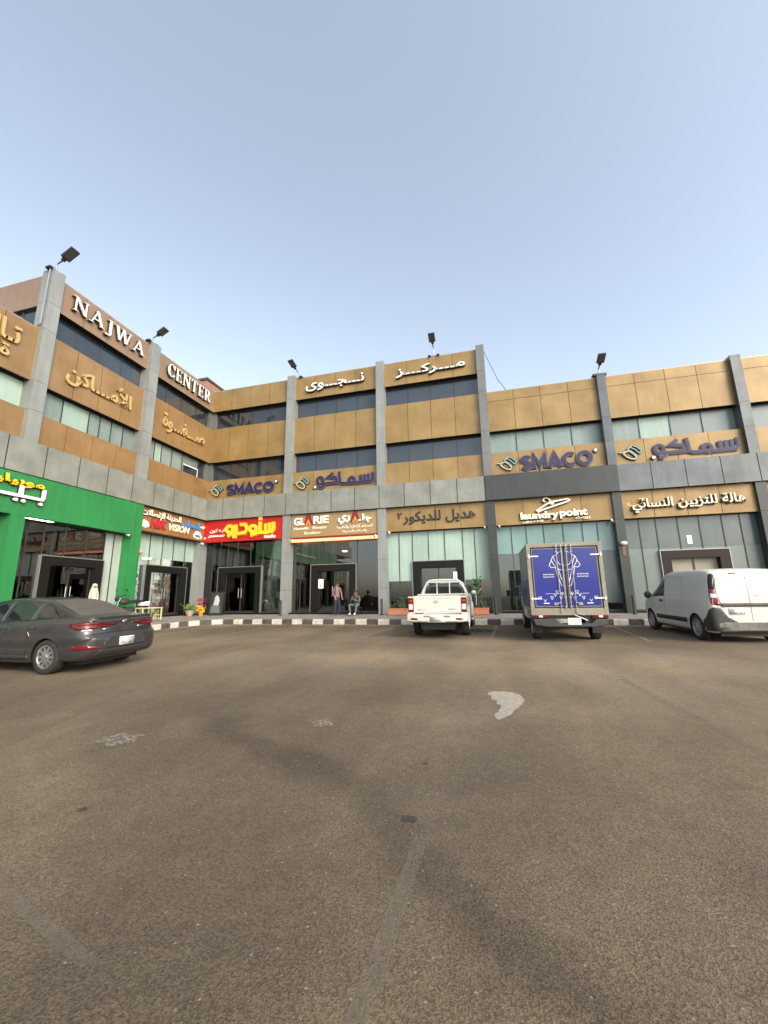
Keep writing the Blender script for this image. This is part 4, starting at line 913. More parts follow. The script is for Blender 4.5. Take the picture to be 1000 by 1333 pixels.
m = MB(); m.lathe([(0, 0), (.085, 0), (.09, .02), (.09, .52), (.06, .60), (.025, .62), (0, .62)], n=16); m.build('cylinder', mat('extinguisher_red', (.45, .01, .012), .3), e, 40)
m = MB(); m.tube([(0, 0, .60), (0, 0, .70)], .02, 8); m.tube([(0, 0, .68), (.12, 0, .72)], .012, 6); m.build('valve', black, e, 40)
m = MB(); m.tube([(0, -.02, .66), (-.09, -.05, .60), (-.11, -.06, .35), (-.1, -.05, .15)], .012, 6); m.build('hose', black, e, 40)
e = empty('portrait_stand', (1.5, -.55, gzp(0, -.5)), R(8), 'black framed portrait photograph leaning at the left of the studio door', 'picture')
tl = Matrix.Rotation(R(-9), 4, 'X')
def tp(a, b, c): v = tl @ Vector((a, b, c)); return (v.x, v.y, v.z)
m = MB(tp); m.box(-.40, .40, -.02, .02, 0, 1.22); m.build('frame', black, e)
m = MB(tp); m.box(-.33, .33, -.024, -.0205, .06, 1.15); m.build('print', mat('print_dark', (.035, .035, .035), .3), e)
m = MB(tp); m.prism([(-.17, .5), (.12, .5), (.16, .75), (.09, .95), (-.02, 1.05), (-.12, .95), (-.12, .78)], -.026, -.0245, 0); m.prism([(-.3, .12), (.25, .12), (.2, .46), (-.05, .56), (-.26, .46)], -.026, -.0245, 1); m.build('printed_figure', [mat('print_light', (.42, .42, .38), .4), mat('print_mid', (.10, .14, .11), .4)], e)
# pale yellow bench frame behind the sedan's tail
e = empty('bench', (1.15, -4.35, gzp(0, -1.1)), 0, 'pale yellow metal bench frame on the pavement behind the sedan tail', 'bench')
py = mat('pale_yellow_paint', (.58, .56, .25), .5)
m = MB(); m.box(-.22, .22, -.75, .35, .50, .54); bevel(m.build('seat', py, e), .006)
for a in (-.19, .19):
    for b in (-.71, .31): m = MB(); m.box(a-.022, a+.022, b-.022, b+.022, 0, .498); m.build('leg', py, e)
m = MB(); m.box(-.17, .17, .30, .32, .2, .23).box(-.17, .17, -.72, -.70, .2, .23); m.build('stretcher', py, e)
e = empty('stool', (1.05, -4.1, gzp(0, -1.)), R(20), 'small yellow-green stool under the pale yellow bench', 'stool')
m = MB(); m.box(-.12, .12, -.12, .12, .30, .33); m.build('seat', mat('olive_yellow', (.30, .28, .06), .6), e)
for a in (-.1, .1):
    for b in (-.1, .1): m = MB(); m.tube([(a*1.2, b*1.2, 0), (a, b, .3)], .015, 6); m.build('leg', py, e)

# shelves in the electronics shop
e0 = empty('display_shelf', (-.55, -4.05, .72), 0, 'dark shelf rack with small boxes behind the left window of the electronics shop', 'shelf', 'shelf racks in the electronics shop')
m = MB(); 
for a in (-.2, .2):
    for b in (-.36, .36): m.box(a-.012, a+.012, b-.012, b+.012, 0, 2.3)
m.build('frame', black, e0)
for k in range(7): m = MB(); m.box(-.21, .21, -.37, .37, .12+.34*k, .135+.34*k); m.build('shelf', dalu, e0)
e1 = copy_tree(e0); e1.location = (-.55, -.70, .72); e1['label'] = 'dark shelf rack with small boxes behind the right window of the electronics shop'
e2 = copy_tree(e0); e2.location = (-1.05, -.70, .72); e2.rotation_euler = (0, 0, R(90)); e2['label'] = 'dark shelf rack with red boxes seen through the electronics shop doorway'
e3 = copy_tree(e0); e3.location = (-1.95, -.70, .72); e3.rotation_euler = (0, 0, R(90)); e3['label'] = 'farther dark shelf rack seen deep inside the electronics shop doorway'
random.seed(11)
prods = [mat('product_white', (.55, .55, .52), .5), mat('product_red', (.35, .03, .04), .5), mat('product_dark', (.05, .05, .05), .5), mat('product_grey', (.25, .27, .27), .5)]
names = ['white', 'red', 'black', 'grey']; wh = ['left window rack of electronics shop', 'right window rack of electronics shop', 'rack behind electronics doorway', 'farthest rack behind electronics doorway']
base_box = []
for c in range(4):
    m = MB(); m.box(-.07, .07, -.06, .06, 0, .2); o = bevel(m.build('product_box', prods[c]), .006); base_box.append(o)
used = [False]*4
for si, e in enumerate((e0, e1, e2, e3)):
    for k in range(6):
        for j in range(4):
            if random.random() < .22: continue
            c = random.choice((1, 1, 0, 2)) if si >= 2 else random.choice((0, 2, 3, 3, 0))
            o = base_box[c] if not used[c] else base_box[c].copy()
            if used[c]: COL.objects.link(o)
            used[c] = True
            o.location = (e.location.x+.08, e.location.y-.27+.18*j, e.location.z+.136+.34*k) if si < 2 else (e.location.x-.27+.18*j, e.location.y-.08, e.location.z+.136+.34*k); o.rotation_euler = (0, 0, random.uniform(-.2, .2)); o.scale = (1, random.uniform(.8, 1.15), random.uniform(.6, 1.1))
            tag(o, '%s box, %s from left, %s shelf, %s' % (names[c], ('first', 'second', 'third', 'fourth')[j], ('lowest', 'second lowest', 'third lowest', 'third highest', 'second highest', 'highest')[k], wh[si]), 'box', 'product boxes on the electronics shop racks')
# hanging white lamps and counter in the electronics doorway
mb = MB(); mb.box(-3.2, -2.3, -3.2, -2.4, .71, 1.65); tag(bevel(mb.build('shop_counter', mat('pale_counter', (.40, .44, .43), .4)), .02), 'pale counter inside the electronics shop doorway', 'counter')
for k, (y, z) in enumerate(((-2.55, 2.25), (-2.15, 2.55), (-1.75, 2.15))):
    mb = MB(); mb.box(-1.75, -1.5, y-.14, y+.14, z-.1, z+.1); tag(bevel(mb.build('hanging_camera_box', white), .03), ['lowest left', 'uppermost', 'right hand'][k]+' white box hanging inside the electronics shop doorway', 'box')
# studio interior: black prints
for k, (x, z, wd, ht) in enumerate(((4.5, 2.2, .55, .7), (3.05, 2.6, .45, .5), (4.45, 1.25, .6, .55))):
    mb = MB(); mb.box(x-wd/2, x+wd/2, .9, .93, z-ht/2, z+ht/2); tag(mb.build('studio_print', prods[2]), ['large black print hanging in the right window of the studio', 'small black print hanging inside the studio doorway', 'low black print behind the right window of the studio'][k], 'picture')
# curtains: laundry left window and lift showroom
def curtain(x0, x1, y, z0, z1, m, label, folds=9):
    n = folds*6; vs = []; 
    for k in range(n+1): a = x0+(x1-x0)*k/n; vs += [(a, y+.05*sin(k*2*pi/6), z0), (a, y+.03*sin(k*2*pi/6), z1)]
    me = bpy.data.meshes.new('curtain'); me.from_pydata(vs, [], [(2*k, 2*k+2, 2*k+3, 2*k+1) for k in range(n)]); o = link('curtain', me, m, None, 80); solid(o, .006); return tag(o, label, 'curtain')
curtain(16.1, 17.1, .55, .78, 2.7, mat('silver_curtain', (.30, .31, .26), .5, var=.2, vscale=8), 'silver grey draped curtain in the laundry window left of the truck', 7)
curtain(5.55, 5.93, .42, .78, 4.5, mat('pale_curtain', (.42, .47, .36), .7), 'pale green curtain strip at the left edge of the lift showroom', 3)
curtain(.12, .95, .50, .78, 4.6, mat('teal_curtain', (.22, .33, .31), .6), 'pale teal curtain in the left windows of the studio', 7)
mb = MB()
for k in range(4): mb.box(6.1+.36*k, 6.28+.36*k, .8, .98, .72, 4.6)
tag(mb.build('timber_screen', wood), 'brown timber slats behind the left glass of the lift showroom', 'screen')
# notice on the showroom door; sign on the decor door; notice on salon glass
mb = MB(); mb.box(7.07, 7.35, .02, .035, 1.95, 2.42, 0); mb.box(7.11, 7.31, .0185, .0198, 2.28, 2.30, 1).box(7.11, 7.27, .0185, .0198, 2.2, 2.22, 1).box(7.17, 7.25, .0185, .0198, 2.04, 2.14, 1); tag(mb.build('door_notice', [white, prods[3]]), 'white paper notice on the door of the lift showroom', 'notice')
mb = MB(); mb.box(13.92, 14.10, .02, .035, 2.0, 2.6, 0).box(13.96, 14.06, .018, .0198, 2.1, 2.3, 1); tag(mb.build('door_notice', [white, prods[3]]), 'narrow white notice on the door post behind the pickup roof', 'notice')
mb = MB(); mb.box(23.72, 23.90, .232, .248, 3.48, 3.85); tag(mb.build('glass_notice', white), 'small white paper on the frosted salon glass above the door', 'notice')
mb = MB(); mb.ell((-0.02, -4.38, 3.75), (.12, .14, .14), 12); mb.ell((.0, -4.2, 3.68), (.1, .12, .1), 12); tag(mb.build('peach_flower_decoration', mat('peach', (.6, .36, .2), .6, var=.3, vscale=9), None, 60), 'peach coloured decoration on the window edge beside the green pillar', 'decoration')

# ------------------------------------------------------------------ vehicles (local x forward, y left, z up; origin under the rear axle)
def interp(xk, yk, x):
    """monotone cubic"""
    xk = np.array(xk, float); yk = np.array(yk, float); h = np.diff(xk); d = np.diff(yk)/h; m = np.zeros(len(xk))
    m[0], m[-1] = d[0], d[-1]
    for i in range(1, len(xk)-1):
        if d[i-1]*d[i] > 0: w1 = 2*h[i]+h[i-1]; w2 = h[i]+2*h[i-1]; m[i] = (w1+w2)/(w1/d[i-1]+w2/d[i])
    i = np.clip(np.searchsorted(xk, x)-1, 0, len(h)-1); t = (x-xk[i])/h[i]
    return (2*t**3-3*t**2+1)*yk[i]+(t**3-2*t**2+t)*h[i]*m[i]+(-2*t**3+3*t**2)*yk[i+1]+(t**3-t**2)*h[i]*m[i+1]
def catmull(P, n):
    P = [Vector(p) for p in P]; out = []
    for i in range(len(P)-1):
        a = P[max(i-1, 0)]; b = P[i]; c = P[i+1]; d = P[min(i+2, len(P)-1)]; lim = .5*(c-b).length
        m1 = (c-a)*.5*.8; m2 = (d-b)*.5*.8
        if m1.length > 2*lim: m1 *= 2*lim/m1.length
        if m2.length > 2*lim: m2 *= 2*lim/m2.length
        for k in range(n): t = k/n; out.append((2*t**3-3*t**2+1)*b+(t**3-2*t**2+t)*m1+(-2*t**3+3*t**2)*c+(t**3-t**2)*m2)
    out.append(P[-1]); return out
def loft(xk, keys, section, xs, warp=None, ns=3):
    rings = []
    for x in xs:
        p = {k: float(interp(xk, v, x)) for k, v in keys.items()}
        half = catmull(section(x, p), ns); ring = [(q.x, q.y) for q in half]
        full_ = ring + [(-a, b) for a, b in ring[-2:0:-1]]
        rings.append([((warp(x, y, z) if warp else x), y, z) for y, z in full_])
    n = len(rings[0]); mb = MB(); vs = [v for r_ in rings for v in r_]
    fs = [(i*n+k, i*n+(k+1) % n, (i+1)*n+(k+1) % n, (i+1)*n+k) for i in range(len(rings)-1) for k in range(n)]
    # close both ends with strips between mirrored points
    for b in (0, (len(rings)-1)*n):
        h = n//2
        for k in range(h): 
            l, r_ = k, (n-k) % n; l2, r2 = k+1, n-k-1
            f = [b+l, b+l2, b+r2, b+r_] if k else [b, b+l2, b+r2]
            if k == h-1: f = [b+l, b+l2, b+r_]
            fs.append(tuple(dict.fromkeys(f)))
    mb.add(vs, fs); mb.closed = True; return mb
def cut_wheels(o, centres, r, wd=.34, ym=.9, mi=1):
    """true wheel arches cut out of the body; the faces of the well take the second material"""
    mb = MB()
    for i, (cx, cz) in enumerate(centres):
        for s in (-1, 1): mb.tube([(cx, s*(ym-wd), cz), (cx, s*(ym+.3), cz)], r, 40)
    c = mb.build('cutter', black, o.parent); md = o.modifiers.new('b', 'BOOLEAN'); md.operation = 'DIFFERENCE'; md.solver = 'MANIFOLD'; md.object = c
    dg = bpy.context.evaluated_depsgraph_get(); dg.update(); me = bpy.data.meshes.new_from_object(o.evaluated_get(dg))
    o.modifiers.clear(); old = o.data; o.data = me; bpy.data.objects.remove(c)
    for p in me.polygons:
        q = p.center
        for cx, cz in centres:
            if abs(math.hypot(q.x-cx, q.z-cz)-r) < .02 and abs(p.normal.y) < .5 or (math.hypot(q.x-cx, q.z-cz) < r and abs(abs(q.y)-(ym-wd)) < .01): p.material_index = mi
    me.polygons.foreach_set('use_smooth', [True]*len(me.polygons)); me.set_sharp_from_angle(angle=R(32))
def bvh_of(o):
    bm = bmesh.new(); bm.from_mesh(o.data); t = BVHTree.FromBMesh(bm); bm.free(); return t
def decal(bvh, poly, view, name, m, parent, off=.004, step=.05, th=.004, smooth=40):
    """patch of a given outline laid over a body: view is left, right, rear, front, top or a rear corner"""
    s2 = sqrt(.5)
    O, U, V, D = {'left': ((0, 3, 0), (1, 0, 0), (0, 0, 1), (0, -1, 0)), 'right': ((0, -3, 0), (1, 0, 0), (0, 0, 1), (0, 1, 0)), 'rear': ((-4, 0, 0), (0, 1, 0), (0, 0, 1), (1, 0, 0)), 'front': ((8, 0, 0), (0, 1, 0), (0, 0, 1), (-1, 0, 0)),
                  'top': ((0, 0, 4), (1, 0, 0), (0, 1, 0), (0, 0, -1)), 'rearleft': ((-3, 3, 0), (s2, s2, 0), (0, 0, 1), (s2, -s2, 0)), 'rearright': ((-3, -3, 0), (s2, -s2, 0), (0, 0, 1), (s2, s2, 0))}[view]
    O, U, V, D = map(Vector, (O, U, V, D))
    bm = bmesh.new(); vs = [bm.verts.new((a, b, 0)) for a, b in poly]; bm.faces.new(vs)
    a0 = min(p[0] for p in poly); a1 = max(p[0] for p in poly); b0 = min(p[1] for p in poly); b1 = max(p[1] for p in poly)
    k = math.ceil(a0/step)
    while k*step < a1: bmesh.ops.bisect_plane(bm, geom=bm.verts[:]+bm.edges[:]+bm.faces[:], plane_co=(k*step, 0, 0), plane_no=(1, 0, 0)); k += 1
    k = math.ceil(b0/step)
    while k*step < b1: bmesh.ops.bisect_plane(bm, geom=bm.verts[:]+bm.edges[:]+bm.faces[:], plane_co=(0, k*step, 0), plane_no=(0, 1, 0)); k += 1
    base = O if 'rear' not in view or view == 'rear' else O - U*(O.dot(U))
    last = None; bad = []
    for v in bm.verts:
        o = O + U*(v.co.x - O.dot(U)) + V*(v.co.y - O.dot(V))
        hit, nn, ix, ds = bvh.ray_cast(o, D)
        if hit is None: bad.append(v); continue
        if nn.dot(D) > 0: nn = -nn
        v.co = hit + nn*off
    for v in bad: bm.verts.remove(v)
    bmesh.ops.triangulate(bm, faces=[f for f in bm.faces if len(f.verts) > 4])
    bmesh.ops.recalc_face_normals(bm, faces=bm.faces)
    me = bpy.data.meshes.new(name); bm.to_mesh(me); bm.free(); 
    if len(me.polygons) and sum(p.normal.dot(D)*p.area for p in me.polygons) > 0: me.flip_normals()
    o = link(name, me, m, parent, smooth)
    if th: solid(o, th)
    return o
def mirror_poly(p): return [(-a, b) for a, b in p]
def make_wheel(parent, x, y, r, wd, rim_m, spokes=10, rr=.66, dish=.03, steel_=False):
    """side: y>0 faces left"""
    s = 1 if y > 0 else -1; e = MB(); h = wd/2
    prof = [(r*rr, -h*.9), (r*.90, -h), (r*.97, -h*.86), (r, -h*.6), (r, h*.6), (r*.97, h*.86), (r*.90, h), (r*rr, h*.9)]
    t = MB(); t.lathe(prof, (0, 0, 0), 'y', 40)
    for k in range(0): pass
    w = t.build('wheel', rubber, parent, 50); w.location = (x, y, r)
    t = MB(); R_ = r*rr
    t.lathe([(R_, -h*.9), (R_, s*h*.2), (R_*1.0, s*h*.86), (R_*1.03, s*h*.92), (R_*.95, s*h*.94), (R_*.91, s*h*.75), (R_*.9, s*h*(.5))], (0, 0, 0), 'y', 40, 0)
    t.lathe([(R_*.9, s*h*.3), (0, s*h*.28)], (0, 0, 0), 'y', 32, 1)
    for k in range(spokes):
        a = 2*pi*k/spokes; ca, sa = cos(a), sin(a); q = .030 if not steel_ else .05
        P = [(.16*R_/.3*.4, -q, s*h*.80), (R_*.93, -q*.65, s*h*.74), (R_*.93, q*.65, s*h*.74), (.16*R_/.3*.4, q, s*h*.80)]
        vs = [(u*ca-v*sa, d, u*sa+v*ca) for u, v, d in P] + [(u*ca-v*sa, s*h*.35, u*sa+v*ca) for u, v, d in P]
        t.add(vs, [(0, 1, 2, 3), (7, 6, 5, 4), (0, 4, 5, 1), (1, 5, 6, 2), (2, 6, 7, 3), (3, 7, 4, 0)])
    t.lathe([(R_*.26, s*h*.3), (R_*.26, s*h*.84), (R_*.14, s*h*.90), (0, s*h*.90)], (0, 0, 0), 'y', 20)
    t.build('rim', [rim_m, black], w, 35); return w
def plate_mb(parent, bvh, yc, zc, wd, ht, rows=True):
    o = decal(bvh, [(yc-wd/2, zc-ht/2), (yc+wd/2, zc-ht/2), (yc+wd/2, zc+ht/2), (yc-wd/2, zc+ht/2)], 'rear', 'number_plate', plate, parent, off=.018, step=wd, th=.012)
    xm = min(v.co.x for v in o.data.vertices)-.003
    m = MB(lambda a, b, c: (xm-b, a, c)); 
    m.box(yc-wd/2+.01, yc+wd/2-.01, 0, .0012, zc-.004, zc+.002).box(yc-.002, yc+.002, 0, .0013, zc-ht/2+.01, zc+ht/2-.01)
    rnd = random.Random(3)
    for j, zz in enumerate((zc+ht*.24, zc-ht*.26)):
        for i in range(7):
            if i == 3: continue
            yy = yc-wd*.40+i*wd*.133; m.ribbon([(yy-.012, zz-.02), (yy-.012, zz+.02), (yy+.012, zz+rnd.uniform(-.02, .02)), (yy+.012, zz-.02)], .007, .0014, .0022)
    m.build('plate_characters', platetxt, o); return o

# ---- grey sedan
def build_sedan():
    root = empty('sedan', (7.43, -12.46, gz(-12.46)), pi, 'dusty dark grey sedan with red tail lamps parked at the left edge', 'car')
    xk = [-.96, -.90, -.78, -.45, -.1, .3, .6, 1.0, 1.4, 1.9, 2.3, 2.65, 3.1, 3.45, 3.6, 3.68]
    K = dict(zb=[.40, .32, .25, .22, .2, .19, .18, .18, .18, .18, .18, .19, .2, .22, .26, .36], w=[.68, .775, .845, .885, .90, .90, .90, .895, .89, .89, .89, .885, .85, .74, .6, .4],
             zl=[.86, .93, .955, .965, .96, .95, .94, .93, .92, .91, .90, .885, .83, .74, .68, .6], zt=[.95, 1.03, 1.045, 1.065, 1.20, 1.335, 1.395, 1.43, 1.435, 1.38, 1.22, 1.04, .95, .84, .76, .65],
             wr=[.56, .66, .69, .67, .63, .595, .58, .575, .575, .59, .64, .70, .66, .5, .4, .25])
    def sec(x, p):
        w, zb, zl, zt, wr = p['w'], p['zb'], p['zl'], p['zt'], p['wr']; g = max(0, zt-zl-.09)
        return [(0, zb), (w*.80, zb), (w*.955, zb+.05), (w*.985, zb+.20), (w*.985, zb+.30), (w, zb+.55*(zl-zb)), (w*.995, zb+.80*(zl-zb)), (w*.965, zl-.035), (w*.93, zl),
                (wr+(w*.93-wr)*.5+.012*g*3, zl+(zt-zl-.05)*.48), (wr+.02, zt-.075*min(1, g*6+.2)), (wr-.03, zt-.035*min(1, g*6+.3)), (wr*.6, zt-.010), (0, zt)]
    def warp(x, y, z):
        k = min(1, max(0, (-.45-x)/.45)); s = lambda a, b, v: (lambda t: t*t*(3-2*t))(min(1, max(0, (v-a)/(b-a))))
        return x + k*(.09*s(.66, .74, z) - .035*s(.88, 1.0, z)) + .05*k*s(0, .45, .72-z if z < .4 else 0)*0 + .05*max(0, k)*s(.45, .25, z)*0
    xs_ = list(np.concatenate([[-.96, -.945, -.92, -.88, -.83, -.77, -.7, -.62, -.55], np.arange(-.48, 3.4, .07), [3.42, 3.5, 3.56, 3.61, 3.65, 3.68]]))
    body = loft(xk, K, sec, xs_, warp).build('body', [sedan_p, black], root, 40)
    bm = bmesh.new(); bm.from_mesh(body.data); bmesh.ops.remove_doubles(bm, verts=bm.verts, dist=1e-4); bm.to_mesh(bm_ := body.data); bm.free()
    cut_wheels(body, [(0, .31), (2.70, .31)], .355, wd=.30, ym=.90)
    bv = bvh_of(body)
    sw = [(-.30, 1.06), (-.12, 1.035), (.45, 1.00), (.48, 1.335), (.30, 1.275), (.05, 1.185)]
    fr = [(.56, .995), (1.28, .97), (1.28, 1.385), (1.0, 1.378), (.57, 1.345)]
    ft = [(1.36, .965), (2.42, .94), (2.16, 1.15), (1.9, 1.29), (1.7, 1.355), (1.36, 1.385)]
    for side in ('left', 'right'):
        for pl in (sw, fr, ft): decal(bv, pl, side, 'side_window', carglass, root, .004)
    decal(bv, [(-.38, -.56), (.42, -.50), (.52, -.40), (.52, .40), (.42, .50), (-.38, .56), (-.44, .40), (-.44, -.40)], 'top', 'rear_window', dustyglass, root, .005, .06)
    decal(bv, [(1.92, -.5), (2.5, -.62), (2.55, 0), (2.5, .62), (1.92, .5)], 'top', 'windscreen', carglass, root, .005, .08)
    # tail lamps: wide wrap-round blades narrowing to the middle
    lamp = [(-.98, .86), (-.80, .845), (-.62, .805), (-.42, .80), (-.18, .835), (-.02, .875), (.0, .90), (-.25, .935), (-.45, .955), (-.75, .945), (-.98, .895)]
    U = lambda pts, dx: [(a+dx, b) for a, b in pts]
    for side, sg in (('rearleft', 1), ('rearright', -1)):
        q = [(-.50, .875), (-.30, .835), (-.06, .805), (.10, .80), (.24, .845), (.30, .89), (.24, .925), (.05, .945), (-.12, .945), (-.36, .925), (-.50, .90)]
        l = decal(bv, q, side, 'tail_lamp', lens_dark, root, .008, .04, .01)
        decal(bv, [(-.40, .855), (-.30, .845), (-.05, .825), (.09, .82), (.21, .86), (.14, .872), (-.05, .855), (-.25, .868)], side, 'lamp_band', lens_red, l, .013, .04, .004)
        decal(bv, [(-.34, .89), (-.05, .885), (.16, .895), (.10, .925), (-.05, .93), (-.2, .918)], side, 'lamp_band', lens_red, l, .013, .04, .004)
        decal(bv, [(-.12, .79), (.06, .785), (.04, .81), (-.10, .815)], side, 'lamp_chrome', lens_clear, l, .012, .04, .004)
        decal(bv, [(-.28, .475), (-.10, .45), (.10, .445), (.22, .47), (.15, .52), (-.05, .53), (-.22, .50)], side, 'bumper_reflector', lens_red, root, .008, .04, .008)
    decal(bv, [(-.52, .52), (-.45, .43), (.45, .43), (.52, .52), (.45, .63), (.36, .66), (-.36, .66), (-.45, .63)], 'rear', 'bumper_recess', blackplastic, root, .004, .08)
    decal(bv, [(-.66, .30), (.66, .30), (.60, .42), (-.60, .42)], 'rear', 'bumper_valance', blackplastic, root, .004, .08)
    # boot lid: spoiler lip, shut lines, badge, lettering
    decal(bv, [(-.64, .985), (.64, .985), (.62, 1.02), (-.62, 1.02)], 'rear', 'spoiler_lip', black, root, .012, .08, .02)
    decal(bv, [(-.60, .72), (.60, .72), (.60, .728), (-.60, .728)], 'rear', 'boot_gap', black, root, .003, .1, .002)
    bd = decal(bv, [(.07*cos(k*pi/8), .915+.036*sin(k*pi/8)) for k in range(16)], 'rear', 'badge', chrome, root, .008, .2, .006)
    xx = min(v.co.x for v in bd.data.vertices)-.004; m = MB(lambda a, b, c: (xx-b, -a, c)); m.ribbon([(-.035, .895), (-.018, .935), (.0, .915), (.018, .915), (.022, .895), (.038, .937)], .008, 0, .003); m.build('badge_mark', shadow_trim, bd)
    for sg in (-1, 1):
        m = decal(bv, [(sg*.40-.09, .80), (sg*.40+.09, .80), (sg*.40+.09, .812), (sg*.40-.09, .812)], 'rear', 'boot_lettering', chrome, root, .005, .2, .002)
    plate_mb(root, bv, .0, .545, .34, .16)
    for side in ('left', 'right'):
        for xx in (.50, 1.32, 2.36): decal(bv, [(xx, .34), (xx+.010, .34), (xx+.010, .92), (xx, .92)], side, 'door_gap', black, root, .0025, .08, .001)
        decal(bv, [(-.34, 1.05), (.5, .985), (2.46, .925), (2.46, .937), (.5, .997), (-.34, 1.064)], side, 'window_trim', shadow_trim, root, .006, .08, .004)
        decal(bv, [(.30, .835), (.50, .832), (.50, .862), (.30, .865)], side, 'door_handle', sedan_p, root, .03, .06, .02)
        decal(bv, [(1.10, .815), (1.30, .812), (1.30, .842), (1.10, .845)], side, 'door_handle', sedan_p, root, .03, .06, .02)
        decal(bv, [(.42, .26), (2.3, .24), (2.3, .33), (.42, .34)], side, 'sill', blackplastic, root, .006, .1)
    decal(bv, [(.42, .70), (.44, .695), (.50, .77), (.48, .775)], 'left', 'door_scratch', white, root, .003, .1, .001)
    decal(bv, [(1.40, .60), (1.75, .60), (1.75, .72), (1.40, .72)], 'left', 'door_sticker', white, root, .003, .1, .001)
    m = MB(); m.tube([(.72, 0, 1.40), (.62, 0, 1.475)], [.03, .008], 6); m.build('antenna', sedan_p, root, 40)
    for sg in (1, -1):
        mm = MB(); mm.ell((2.16, sg*.98, 1.0), (.09, .10, .075), 12); mm.build('side_mirror', sedan_p, root, 60)
    for x in (0, 2.70):
        for sg in (1, -1): make_wheel(root, x, sg*.785, .315, .205, chrome, 10)
    m = MB(); m.box(-.6, 3.3, -.64, .64, .15, .30); m.build('underbody', black, root)
    return root
sedan = build_sedan(); sedan.rotation_euler = (-.02, 0, pi)

# ---- white pickup
def simple_cab(root, x0, x1, hood, w, zb, zl, zt, wr, paint, back=.0, slope=.55, name='cab', wind=.55):
    xe = x1+wind+hood
    xk = [x0, x0+.05, x0+.12, x0+.4, x1, x1+wind*.5, x1+wind, x1+wind+.1, xe-.3, xe-.08, xe]
    K = dict(zb=[zb]*len(xk), w=[w*.95, w*.985, w, w, w, w, w, w, w*.98, w*.90, w*.78], zl=[zl]*7+[zl-.01, zl-.08, zl-.16, zl-.24],
             zt=[zt-.10, zt-.035, zt-.015, zt, zt-.02, (zt+zl)/2+.08, zl+.10, zl+.09, zl+.0, zl-.10, zl-.20], wr=[wr*.97, wr, wr, wr, wr, wr*1.04, wr*1.1, wr*1.12, wr*1.08, wr*.95, wr*.8])
    def sec(x, p):
        w_, zb_, zl_, zt_, r_ = p['w'], p['zb'], p['zl'], p['zt'], p['wr']
        return [(0, zb_), (w_*.9, zb_), (w_*.985, zb_+.05), (w_, zb_+.25), (w_, zl_-.2), (w_*.985, zl_-.04), (w_*.96, zl_), (r_+(w_*.96-r_)*.5+.01, zl_+(zt_-zl_)*.5), (r_+.012, zt_-.10*min(1, max(.1, zt_-zl_)*3)), (r_-.04, zt_-.03), (r_*.6, zt_-.008), (0, zt_)]
    xs_ = sorted(set([round(v, 3) for v in list(np.arange(x0, xe, .08))+[x0+.02, x0+.04, x0+.07, xe-.05, xe-.02, xe]]))
    return loft(xk, K, sec, xs_).build(name, [paint, black], root, 35)
